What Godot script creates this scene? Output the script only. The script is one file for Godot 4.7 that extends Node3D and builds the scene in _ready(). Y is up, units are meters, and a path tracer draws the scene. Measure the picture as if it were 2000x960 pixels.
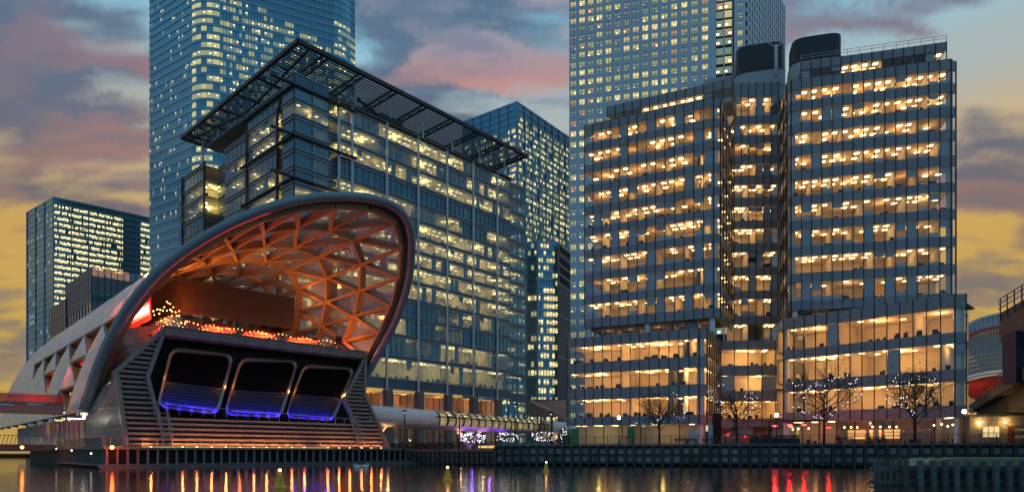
extends Node3D
# Dusk over a dock: a timber-latticed roof hall on a deck, glass office blocks behind, a tiled corner block on the right quay.
# Metres, y up, water at y = 0. The photograph's frame is 2000 x 960: P() puts a frame point at a chosen distance into the world.

const FOCAL := 1317.0
const HORIZON := 882.0
const MIDDLE := 1000.0
const EYE := 2.0
const QUAY := 3.1

var rng := RandomNumberGenerator.new()
var M := {}
var unit_box: Mesh
var unit_pane: Mesh
var names := {}

# ---------------------------------------------------------------- geometry collector
class MB:
	var v := PackedVector3Array()
	var n := PackedVector3Array()
	var uv := PackedVector2Array()
	func tri(a: Vector3, b: Vector3, c: Vector3) -> void:
		var k := (c - a).cross(b - a).normalized()
		v.append(a); v.append(b); v.append(c)
		n.append(k); n.append(k); n.append(k)
	func tri_n(a: Vector3, b: Vector3, c: Vector3, na: Vector3, nb: Vector3, nc: Vector3) -> void:
		v.append(a); v.append(b); v.append(c)
		n.append(na); n.append(nb); n.append(nc)
	func quad(a: Vector3, b: Vector3, c: Vector3, d: Vector3) -> void:
		tri(a, b, c); tri(a, c, d)
	# a box from its centre, three half axes
	func obox(c: Vector3, x: Vector3, y: Vector3, z: Vector3) -> void:
		var p := [c - x - y - z, c + x - y - z, c + x + y - z, c - x + y - z, c - x - y + z, c + x - y + z, c + x + y + z, c - x + y + z]
		if x.cross(y).dot(z) < 0.0:
			p = [p[1], p[0], p[3], p[2], p[5], p[4], p[7], p[6]]
		quad(p[4], p[7], p[6], p[5]); quad(p[0], p[1], p[2], p[3])
		quad(p[0], p[3], p[7], p[4]); quad(p[1], p[5], p[6], p[2])
		quad(p[3], p[2], p[6], p[7]); quad(p[0], p[4], p[5], p[1])
	func bar(a: Vector3, b: Vector3, w: float, h: float, up := Vector3.UP) -> void:
		var ax := (b - a)
		if ax.length() < 1e-5: return
		var d := ax.normalized()
		if absf(d.dot(up)) > 0.98: up = Vector3.RIGHT if absf(d.x) < 0.9 else Vector3.BACK
		var s := d.cross(up).normalized()
		var u := s.cross(d).normalized()
		obox((a + b) * 0.5, ax * 0.5, u * h * 0.5, s * w * 0.5)
	func tube(pts: PackedVector3Array, radii: PackedFloat32Array, sides := 8, caps := true) -> void:
		var last := Vector3.ZERO
		var rings := []
		var side := Vector3.ZERO
		for i in pts.size():
			var d := (pts[mini(i + 1, pts.size() - 1)] - pts[maxi(i - 1, 0)]).normalized()
			if side == Vector3.ZERO or absf(side.dot(d)) > 0.97:
				side = d.cross(Vector3.UP if absf(d.y) < 0.9 else Vector3.RIGHT).normalized()
			side = (side - d * side.dot(d)).normalized()
			var up := d.cross(side)
			var ring := []
			for k in sides:
				var a := TAU * k / sides
				var o := side * cos(a) + up * sin(a)
				ring.append([pts[i] + o * radii[i], o])
			rings.append(ring)
		for i in pts.size() - 1:
			for k in sides:
				var a: Array = rings[i][k]
				var b: Array = rings[i][(k + 1) % sides]
				var c: Array = rings[i + 1][(k + 1) % sides]
				var d2: Array = rings[i + 1][k]
				tri_n(a[0], c[0], b[0], a[1], c[1], b[1])
				tri_n(a[0], d2[0], c[0], a[1], d2[1], c[1])
		if caps:
			for k in range(1, sides - 1):
				tri(rings[0][0][0], rings[0][k][0], rings[0][k + 1][0])
				var e: Array = rings[-1]
				tri(e[0][0], e[k + 1][0], e[k][0])
	func lathe(c: Vector3, prof: Array, sides := 16) -> void:
		# prof: [[radius, height], ...] upwards
		for i in prof.size() - 1:
			for k in sides:
				var a := TAU * k / sides
				var b := TAU * (k + 1) / sides
				var r0: float = prof[i][0]
				var h0: float = prof[i][1]
				var r1: float = prof[i + 1][0]
				var h1: float = prof[i + 1][1]
				var sl := Vector2(h1 - h0, r0 - r1).normalized()
				var na := Vector3(cos(a) * sl.x, sl.y, sin(a) * sl.x)
				var nb := Vector3(cos(b) * sl.x, sl.y, sin(b) * sl.x)
				var p0 := c + Vector3(cos(a) * r0, h0, sin(a) * r0)
				var p1 := c + Vector3(cos(b) * r0, h0, sin(b) * r0)
				var p2 := c + Vector3(cos(b) * r1, h1, sin(b) * r1)
				var p3 := c + Vector3(cos(a) * r1, h1, sin(a) * r1)
				tri_n(p0, p1, p2, na, nb, nb); tri_n(p0, p2, p3, na, nb, na)
	func ball(c: Vector3, r: float, rings := 5, sides := 8) -> void:
		var prof := []
		for i in rings + 1:
			var a := -PI / 2 + PI * i / rings
			prof.append([cos(a) * r, sin(a) * r])
		lathe(c, prof, sides)
	# flat polygon (convex fan), thickness along k
	func slab(poly: Array, k: Vector3) -> void:
		for i in range(1, poly.size() - 1):
			tri(poly[0], poly[i], poly[i + 1])
			tri(poly[0] + k, poly[i + 1] + k, poly[i] + k)
		for i in poly.size():
			var a: Vector3 = poly[i]
			var b: Vector3 = poly[(i + 1) % poly.size()]
			quad(a, a + k, b + k, b)
	func mesh() -> ArrayMesh:
		var arr := []
		arr.resize(Mesh.ARRAY_MAX)
		arr[Mesh.ARRAY_VERTEX] = v
		arr[Mesh.ARRAY_NORMAL] = n
		var m := ArrayMesh.new()
		if v.size() > 0:
			m.add_surface_from_arrays(Mesh.PRIMITIVE_TRIANGLES, arr)
		return m

# ---------------------------------------------------------------- helpers
func P(px: float, py: float, d: float) -> Vector3:
	return Vector3((px - MIDDLE) / FOCAL * d, EYE + (HORIZON - py) / FOCAL * d, -d)

func hy(py: float, d: float) -> float:
	return EYE + (HORIZON - py) / FOCAL * d

func plan(px: float, d: float) -> Vector3:
	return Vector3((px - MIDDLE) / FOCAL * d, 0, -d)

# where the sight line of a frame point meets the plane through q with normal k
func on_plane(px: float, py: float, q: Vector3, k: Vector3) -> Vector3:
	var dir := Vector3((px - MIDDLE) / FOCAL, (HORIZON - py) / FOCAL, -1)
	var eye := Vector3(0, EYE, 0)
	return eye + dir * ((q - eye).dot(k) / dir.dot(k))

# the plan point on the vertical plane a + dir * s that stands at column px of the frame
func plan_on(px: float, a: Vector3, dir: Vector3) -> Vector3:
	var r := Vector3((px - MIDDLE) / FOCAL, 0, -1)
	# a + dir s = r k
	var det := dir.x * (-r.z) - (-r.x) * dir.z
	var s := ((-a.x) * (-r.z) - (-r.x) * (-a.z)) / det
	return a + dir * s

func numbered(called: String) -> String:
	var k: int = names.get(called, 0)
	names[called] = k + 1
	return called if k == 0 else "%s_%03d" % [called, k]

func thing(called: String, label: String, category: String, at := Vector3.ZERO, group := "") -> Node3D:
	var o := Node3D.new()
	o.name = numbered(called)
	add_child(o)
	o.position = at
	tag(o, label, category, group)
	return o

func tag(o: Node, label: String, category: String, group := "") -> void:
	o.set_meta("label", label)
	o.set_meta("category", category)
	if group: o.set_meta("group", group)

func world_of(n: Node3D) -> Vector3:
	var p := Vector3.ZERO
	while n and n != self:
		p += n.position
		n = n.get_parent() as Node3D
	return p

# a collected mesh, in world coordinates, as one named child
func part(parent: Node3D, called: String, mb: MB, m: Material, stuff := false) -> MeshInstance3D:
	var o := MeshInstance3D.new()
	o.name = called
	o.mesh = mb.mesh()
	o.material_override = m
	parent.add_child(o, true)
	o.position = -world_of(parent)
	if stuff: o.set_meta("kind", "stuff")
	return o

# one box piece sharing the unit box: centre and three full axes in world coordinates
func piece(parent: Node3D, called: String, m: Material, c: Vector3, x: Vector3, y: Vector3, z: Vector3) -> MeshInstance3D:
	var o := MeshInstance3D.new()
	o.name = called
	o.mesh = unit_box
	o.material_override = m
	parent.add_child(o, true)
	o.transform = Transform3D(Basis(x, y, z), c - world_of(parent))
	return o

func solo(called: String, mb: MB, m: Material, label: String, category: String, group := "") -> MeshInstance3D:
	var o := MeshInstance3D.new()
	o.name = numbered(called)
	o.mesh = mb.mesh()
	o.material_override = m
	add_child(o)
	tag(o, label, category, group)
	return o

func setting(called: String, mb: MB, m: Material) -> MeshInstance3D:
	var o := MeshInstance3D.new()
	o.name = called
	o.mesh = mb.mesh()
	o.material_override = m
	add_child(o, true)
	o.set_meta("kind", "structure")
	return o

func omni(parent: Node3D, at: Vector3, c: Color, e: float, size := 0.2, reach := 20.0) -> void:
	var l := OmniLight3D.new()
	l.name = "light"
	l.light_color = c
	l.light_energy = e
	l.light_size = size
	l.omni_range = reach
	l.omni_attenuation = 2.0
	l.shadow_enabled = true
	parent.add_child(l, true)
	l.position = at - world_of(parent)

const NTH := ["first", "second", "third", "fourth", "fifth", "sixth", "seventh", "eighth", "ninth", "tenth", "eleventh", "twelfth", "thirteenth", "fourteenth", "fifteenth", "sixteenth", "seventeenth", "eighteenth", "nineteenth", "twentieth"]

func lin(r: float, g: float, b: float) -> Color:
	return Color(r, g, b).linear_to_srgb()

func mat(r: float, g: float, b: float, rough := 0.7, metal := 0.0, spec := 0.5) -> StandardMaterial3D:
	var m := StandardMaterial3D.new()
	m.albedo_color = lin(r, g, b)
	m.roughness = rough
	m.metallic = metal
	m.metallic_specular = spec
	return m

func glow(r: float, g: float, b: float, e := 1.0) -> StandardMaterial3D:
	var m := StandardMaterial3D.new()
	m.albedo_color = lin(0.3, 0.3, 0.3)
	m.roughness = 0.5
	m.emission_enabled = true
	m.emission = lin(r, g, b)
	m.emission_energy_multiplier = e
	return m

func pane(r: float, g: float, b: float, alpha: float, rough := 0.04, metal := 0.0) -> StandardMaterial3D:
	var m := mat(r, g, b, rough, metal)
	m.transparency = BaseMaterial3D.TRANSPARENCY_ALPHA
	m.albedo_color.a = alpha
	return m

func noise_tex(freq: float, oct := 4, lo := Color(0.75, 0.75, 0.75), hi := Color.WHITE, seed_ := 1, size := 512) -> NoiseTexture2D:
	var f := FastNoiseLite.new()
	f.noise_type = FastNoiseLite.TYPE_SIMPLEX_SMOOTH
	f.frequency = freq
	f.fractal_octaves = oct
	f.seed = seed_
	var t := NoiseTexture2D.new()
	t.width = size
	t.height = size
	t.seamless = true
	t.noise = f
	var g := Gradient.new()
	g.set_color(0, lo)
	g.set_color(1, hi)
	t.color_ramp = g
	return t

func grained(m: StandardMaterial3D, t: Texture2D, scale: float) -> StandardMaterial3D:
	m.albedo_texture = t
	m.uv1_triplanar = true
	m.uv1_world_triplanar = true
	m.uv1_scale = Vector3.ONE * scale
	return m

# ---------------------------------------------------------------- sky
func ramp(stops: Array, e: float) -> Vector3:
	for i in stops.size() - 1:
		if e < stops[i + 1][0]:
			var t: float = clampf((e - stops[i][0]) / (stops[i + 1][0] - stops[i][0]), 0.0, 1.0)
			t = t * t * (3.0 - 2.0 * t)
			return (stops[i][1] as Vector3).lerp(stops[i + 1][1], t)
	return stops[-1][1]

func dusk_sky() -> ImageTexture:
	var w := 2048
	var h := 1024
	var im := Image.create(w, h, false, Image.FORMAT_RGBF)
	var front := [[0.0, Vector3(0.50, 0.33, 0.08)], [6.0, Vector3(0.56, 0.36, 0.08)], [12.0, Vector3(0.58, 0.36, 0.10)], [17.0, Vector3(0.56, 0.42, 0.24)], [21.0, Vector3(0.38, 0.44, 0.44)], [25.0, Vector3(0.26, 0.54, 0.68)], [34.0, Vector3(0.28, 0.60, 0.76)], [50.0, Vector3(0.18, 0.44, 0.62)], [90.0, Vector3(0.09, 0.22, 0.40)]]
	var back := [[0.0, Vector3(0.17, 0.34, 0.48)], [14.0, Vector3(0.17, 0.38, 0.57)], [45.0, Vector3(0.16, 0.41, 0.62)], [90.0, Vector3(0.10, 0.27, 0.45)]]
	var body := [[0.0, Vector3(0.22, 0.18, 0.13)], [8.0, Vector3(0.18, 0.16, 0.15)], [14.0, Vector3(0.125, 0.125, 0.165)], [20.0, Vector3(0.10, 0.135, 0.21)], [27.0, Vector3(0.09, 0.145, 0.235)], [36.0, Vector3(0.12, 0.21, 0.31)], [90.0, Vector3(0.10, 0.20, 0.32)]]
	var rim := [[0.0, Vector3(0.70, 0.42, 0.10)], [9.0, Vector3(0.76, 0.42, 0.12)], [15.0, Vector3(0.76, 0.29, 0.13)], [21.0, Vector3(0.60, 0.23, 0.17)], [26.0, Vector3(0.30, 0.29, 0.36)], [36.0, Vector3(0.32, 0.50, 0.62)], [90.0, Vector3(0.2, 0.34, 0.48)]]
	var big := FastNoiseLite.new()
	big.noise_type = FastNoiseLite.TYPE_SIMPLEX_SMOOTH
	big.seed = 101
	big.frequency = 0.85
	big.fractal_octaves = 5
	big.fractal_gain = 0.5
	big.domain_warp_enabled = true
	big.domain_warp_amplitude = 0.35
	big.domain_warp_frequency = 0.9
	var fine := FastNoiseLite.new()
	fine.noise_type = FastNoiseLite.TYPE_SIMPLEX_SMOOTH
	fine.seed = 23
	fine.frequency = 2.3
	fine.fractal_octaves = 4
	for y in h:
		var e := (0.5 - (y + 0.5) / h) * PI
		if e <= 0.0:
			for x in w: im.set_pixel(x, y, Color(0.25, 0.2, 0.16))
			continue
		var deg := rad_to_deg(e)
		var ce := cos(e)
		var se := sin(e)
		var cf := ramp(front, deg / 1.25)
		var cb := ramp(back, deg / 1.25)
		var bd := ramp(body, deg / 1.25)
		var rm := ramp(rim, deg / 1.25)
		var bank := smoothstep(0.5, 6.0, deg)
		for x in w:
			var phi := (x + 0.5) / w * TAU
			var sx := sin(phi) * ce
			var sz := -cos(phi) * ce
			var warm := smoothstep(-0.45, 0.70, -sz / ce)
			# flat cloud deck seen from below, drawn out along the horizon
			var k := 1.0 / (se + 0.20)
			var qx := sx * k * 1.25
			var qz := sz * k * 2.6
			var n1 := big.get_noise_2d(qx, qz)
			var n2 := fine.get_noise_2d(qx * 0.8, qz * 1.7)
			var n3 := big.get_noise_2d(qx + 0.04, qz - 0.30)
			var m := n1 + 0.26 * n2
			var dens := smoothstep(-0.24, 0.16, m) * bank
			# the sunset side of each cloud catches the last light
			var lit := smoothstep(-0.04, 0.20, n1 - n3 + 0.14 * n2) * (1.0 - 0.5 * smoothstep(0.25, 0.5, m))
			var sky := cb.lerp(cf, warm)
			# clouds near the sunset's bearing burn, those to the sides stay blue-grey
			var near := 0.08 + 0.92 * exp(-pow((wrapf(phi, -PI, PI) + 0.02) / 0.42, 2.0))
			var cloud := bd.lerp(rm, clampf(lit * near, 0.0, 1.0))
			cloud = Vector3(0.13, 0.25, 0.36).lerp(cloud, warm)
			var c := sky.lerp(cloud, dens * 0.93)
			im.set_pixel(x, y, Color(c.x, c.y, c.z))
	return ImageTexture.create_from_image(im)

# ---------------------------------------------------------------- materials
func materials() -> void:
	var mottle := noise_tex(0.012, 5, Color(0.72, 0.72, 0.72), Color.WHITE, 3)
	var streak := noise_tex(0.03, 5, Color(0.6, 0.6, 0.6), Color.WHITE, 5)
	M.mottle = mottle
	M.streak = streak
	M.dark = mat(0.012, 0.013, 0.015, 0.6)
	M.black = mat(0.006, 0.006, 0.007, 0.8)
	M.steel = mat(0.42, 0.44, 0.46, 0.35, 0.8)
	M.rail = mat(0.30, 0.31, 0.33, 0.4, 0.7)
	M.iron = mat(0.015, 0.016, 0.018, 0.5, 0.3)
	M.concrete = grained(mat(0.24, 0.23, 0.21, 0.9), mottle, 0.25)
	M.pave = grained(mat(0.16, 0.15, 0.14, 0.85), mottle, 0.4)
	# corner block
	M.tile = [grained(mat(0.30, 0.32, 0.36, 0.42), mottle, 0.3), grained(mat(0.275, 0.295, 0.335, 0.40), mottle, 0.37), grained(mat(0.32, 0.34, 0.38, 0.45), mottle, 0.28)]
	M.clear = pane(0.05, 0.07, 0.09, 0.08, 0.03)
	M.ceiling = mat(0.66, 0.60, 0.52, 0.9)
	M.wall_in = mat(0.60, 0.54, 0.44, 0.9)
	M.blind = mat(0.36, 0.43, 0.50, 0.8)
	M.blind_pale = mat(0.46, 0.55, 0.62, 0.8)
	M.furniture = mat(0.03, 0.028, 0.026, 0.8)
	M.warm_lamp = glow(1.0, 0.66, 0.28, 5.5)
	M.white_lamp = glow(1.0, 0.88, 0.50, 3.5)
	# blue glass
	M.blue_glass = pane(0.09, 0.28, 0.38, 0.42, 0.04, 0.4)
	M.blue_band = mat(0.15, 0.29, 0.42, 0.22, 0.55)
	M.alu = mat(0.42, 0.47, 0.52, 0.35, 0.5)
	M.louvre = mat(0.030, 0.034, 0.040, 0.5, 0.3)
	M.tower_glass = mat(0.13, 0.31, 0.42, 0.13, 0.62)
	M.tower_band = mat(0.15, 0.33, 0.44, 0.2, 0.6)
	M.steel_skin = mat(0.40, 0.46, 0.52, 0.35, 0.5)
	M.dim = [glow(0.12, 0.17, 0.12, 1.0), glow(0.26, 0.27, 0.12, 1.0), glow(0.48, 0.42, 0.15, 1.0), glow(0.80, 0.62, 0.24, 1.0), glow(0.33, 0.20, 0.10, 1.0), glow(0.10, 0.13, 0.14, 1.0)]
	for m in M.dim: m.roughness = 0.15
	M.spark = glow(1.0, 0.84, 0.50, 2.6)
	M.spark_warm = glow(1.0, 0.70, 0.34, 3.0)
	# hall
	M.cladding = [grained(mat(0.27, 0.25, 0.23, 0.45, 0.25), mottle, 0.2), grained(mat(0.235, 0.22, 0.205, 0.48, 0.25), mottle, 0.27)]
	M.slat = grained(mat(0.40, 0.38, 0.36, 0.45, 0.2), mottle, 0.5)
	M.timber = [grained(mat(0.58, 0.36, 0.20, 0.6), noise_tex(0.02, 4, Color(0.72, 0.68, 0.62), Color.WHITE, 9), 0.6), grained(mat(0.52, 0.32, 0.17, 0.6), streak, 0.5)]
	M.wood_slat = grained(mat(0.17, 0.10, 0.055, 0.6), streak, 0.8)
	M.etfe = mat(0.55, 0.64, 0.76, 0.22)
	M.etfe.backlight_enabled = true
	M.etfe.backlight = Color(0.5, 0.5, 0.54)
	M.etfe_clear = pane(0.52, 0.56, 0.68, 0.40, 0.10)
	M.rim_tube = mat(0.20, 0.25, 0.29, 0.55, 0.3)
	M.fascia = mat(0.055, 0.06, 0.066, 0.5, 0.2)
	M.white_panel = mat(0.66, 0.68, 0.72, 0.4)

func water() -> void:
	var mb := MB.new()
	mb.quad(Vector3(-900, 0, 60), Vector3(-900, 0, -1500), Vector3(900, 0, -1500), Vector3(900, 0, 60))
	var m := mat(0.008, 0.011, 0.013, 0.10, 0.0, 0.5)
	var f := FastNoiseLite.new()
	f.noise_type = FastNoiseLite.TYPE_SIMPLEX_SMOOTH
	f.frequency = 0.02
	f.fractal_octaves = 4
	var t := NoiseTexture2D.new()
	t.width = 1024
	t.height = 1024
	t.seamless = true
	t.as_normal_map = true
	t.bump_strength = 3.0
	t.noise = f
	m.normal_enabled = true
	m.normal_texture = t
	m.normal_scale = 0.15
	m.uv1_triplanar = true
	m.uv1_world_triplanar = true
	m.uv1_scale = Vector3(0.11, 0.11, 0.045)
	setting("water", mb, m)


# ---------------------------------------------------------------- curtain walls with rooms behind them
func kit() -> Dictionary:
	return {"ceil": MB.new(), "wall": MB.new(), "lamp": MB.new(), "blind": MB.new(), "pale": MB.new(), "furn": MB.new(), "rest_panel": MB.new(), "rest_pane": MB.new(), "mull": MB.new(), "trim": MB.new(), "n_panel": 0, "n_pane": 0}

func toward_eye(e: Vector3, a: Vector3, b: Vector3) -> Vector3:
	var n := e.cross(Vector3.UP).normalized()
	return n if n.dot(-(a + b)) > 0.0 else -n

# bands: [bottom, top, "s" or "w"]; o: depth, lit, energy, colour, lamps, panels, glass
func curtain(root: Node3D, k: Dictionary, a: Vector3, b: Vector3, cols: int, bands: Array, o: Dictionary) -> void:
	var e := (b - a).normalized()
	var width := (b - a).length()
	var n: Vector3 = toward_eye(e, a, b) * o.get("face", 1.0)
	var cw := width / cols
	var up := Vector3.UP
	var y_lo: float = bands[0][0]
	var y_hi: float = bands[-1][1]
	var panel_mats: Array = o.get("panels", M.tile)
	for c in cols + 1:
		k.mull.obox(a + e * cw * c + up * (y_lo + y_hi) * 0.5 + n * 0.05, e * o.get("mullion", 0.05), up * (y_hi - y_lo) * 0.5, n * o.get("mullion_depth", 0.10))
	for bd in bands:
		var y0: float = bd[0]
		var y1: float = bd[1]
		var mid := up * (y0 + y1) * 0.5
		if bd[2] == "s":
			var off: float = 0.0
			if o.has("rails"):
				for yy in [y0 + 0.09, y1 - 0.09]:
					k.trim.obox((a + b) * 0.5 + up * yy + n * 0.14, e * width * 0.5, up * 0.10, n * 0.12)
			for c in cols:
				var p: Vector3 = a + e * cw * (c + 0.5) + mid + n * off
				if k.n_panel < 300:
					k.n_panel += 1
					piece(root, "spandrel_panel", panel_mats[rng.randi() % panel_mats.size()], p, e * (cw - 0.06), up * (y1 - y0 - 0.05), n * 0.12)
				else:
					k.rest_panel.obox(p, e * (cw - 0.06) * 0.5, up * (y1 - y0 - 0.05) * 0.5, n * 0.06)
			continue
		for c in cols:
			var p2: Vector3 = a + e * cw * (c + 0.5) + mid - n * 0.05
			if k.n_pane < 300:
				k.n_pane += 1
				var pn := piece(root, "window_pane", o.get("glass", M.clear), p2, e * (cw - 0.08), up * (y1 - y0 + 0.02), n)
				pn.mesh = unit_pane
			else:
				var hx := e * (cw - 0.08) * 0.5
				var hyy := up * (y1 - y0 + 0.02) * 0.5
				k.rest_pane.quad(p2 - hx - hyy, p2 - hx + hyy, p2 + hx + hyy, p2 + hx - hyy)
		if o.has("floors"):
			o = o.duplicate()
			var fi: int = (bands.size() - 1 - bands.find(bd)) / 2
			o.now = o.floors[mini(fi, o.floors.size() - 1)]
		rooms(root, k, a, e, n, cw, cols, y0, y1, o)

func rooms(root: Node3D, k: Dictionary, a: Vector3, e: Vector3, n: Vector3, cw: float, cols: int, y0: float, y1: float, o: Dictionary) -> void:
	var up := Vector3.UP
	var deep: float = o.get("depth", 7.0)
	var floor_y := y0 - 0.30
	var ceil_y := y1 + 0.12
	var jig := rng.randf() * 0.02
	var width := cw * cols
	var mid := a + e * width * 0.5
	k.ceil.obox(mid + up * (ceil_y + 0.06 + jig) - n * (deep * 0.5 + 0.14), e * (width * 0.5 - 0.02), up * 0.05, n * deep * 0.5)
	k.wall.obox(mid + up * (floor_y - 0.06 + jig) - n * (deep * 0.5 + 0.14), e * (width * 0.5 - 0.02), up * 0.05, n * deep * 0.5)
	k.wall.obox(mid + up * (floor_y + ceil_y) * 0.5 - n * (deep + 0.10), e * (width * 0.5 - 0.02), up * (ceil_y - floor_y) * 0.5, n * 0.05)
	var c := 0
	while c < cols:
		var g := mini(rng.randi_range(o.get("group_min", 2), o.get("group_max", 5)), cols - c)
		var lit: bool = rng.randf() < (o.now if o.has("now") else o.get("lit", 0.8))
		var q := a + e * cw * (c + g * 0.5)
		var room_wall := a + e * (cw * c + (0.06 if c == 0 else 0.0))
		if c > 0:
			k.wall.obox(room_wall + up * (floor_y + ceil_y) * 0.5 - n * (deep * 0.5 + 0.25), e * 0.04, up * (ceil_y - floor_y) * 0.5 - up * 0.03, n * (deep * 0.5 - 0.2))
		if lit:
			omni(root, q - n * (deep * 0.42) + up * (ceil_y - 0.75), (o.get("colour", Color(1.0, 0.71, 0.37)) as Color).lerp(Color(1.0, 0.84, 0.6), rng.randf() * 0.35), 0.21 * o.get("energy", 5.0) * g * rng.randf_range(0.75, 1.2) / 3.0, 0.3, 14.0)
			if o.get("lamps", true):
				for c2 in g:
					for row in [0.24, 0.55]:
						if rng.randf() < o.get("lamp_share", 0.72):
							k.lamp.obox(a + e * cw * (c + c2 + rng.randf_range(0.35, 0.65)) - n * deep * row + up * (ceil_y - 0.03), e * 0.36, up * 0.03, n * 0.30)
		for c2 in g:
			var p := a + e * cw * (c + c2 + 0.5)
			var roll := rng.randf()
			var hw := e * (cw * 0.5 - 0.06)
			if roll < o.get("blinds", 0.10):
				k.blind.obox(p + up * (y0 + y1) * 0.5 - n * 0.18, hw, up * (y1 - y0) * 0.5, n * 0.01)
			elif roll < o.get("blinds", 0.10) * 1.8:
				var part_h := (y1 - y0) * rng.randf_range(0.3, 0.5)
				k.blind.obox(p + up * (y1 - part_h * 0.5) - n * 0.18, hw, up * part_h * 0.5, n * 0.01)
			if rng.randf() < o.get("screens", 0.35):
				var sh := (y1 - y0) * rng.randf_range(0.18, 0.34)
				k.pale.obox(p + up * (y0 + sh * 0.5) - n * 0.30, hw, up * sh * 0.5, n * 0.02)
			elif rng.randf() < o.get("desks", 0.45):
				for j in 2:
					var fh := (y1 - y0) * rng.randf_range(0.08, 0.26)
					k.furn.obox(p + e * rng.randf_range(-0.35, 0.35) * cw + up * (y0 + fh * 0.5 - 0.1) - n * rng.randf_range(0.5, 0.9), e * rng.randf_range(0.12, 0.35), up * (fh * 0.5 + 0.1), n * 0.12)
		c += g

func commit(root: Node3D, k: Dictionary, o := {}) -> void:
	var list := [["office_ceiling", k.ceil, o.get("ceil", M.ceiling)], ["office_wall", k.wall, o.get("wall", M.wall_in)], ["ceiling_lamp", k.lamp, o.get("lamp", M.warm_lamp)], ["window_blind", k.blind, o.get("blind", M.blind)], ["desk_screen", k.pale, M.blind_pale], ["office_furniture", k.furn, M.furniture], ["spandrel_panel", k.rest_panel, o.get("panel", M.tile[0])], ["window_pane", k.rest_pane, o.get("glass", M.clear)], ["mullion", k.mull, o.get("mullion", M.dark)], ["trim", k.trim, o.get("trim", M.alu)]]
	for x in list:
		if (x[1] as MB).v.size() > 0:
			part(root, x[0], x[1], x[2], true)

# frame rows read at distance d, downwards: [top of panel, bottom of panel, ...] -> bands upwards
func bands_from(rows: Array, d: float) -> Array:
	var out := []
	for i in rows.size() - 1:
		out.push_front([hy(rows[i + 1], d), hy(rows[i], d), "s" if i % 2 == 0 else "w"])
	return out

func shifted(bands: Array, dy: float) -> Array:
	return bands.map(func(b): return [b[0] + dy, b[1] + dy, b[2]])

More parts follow.
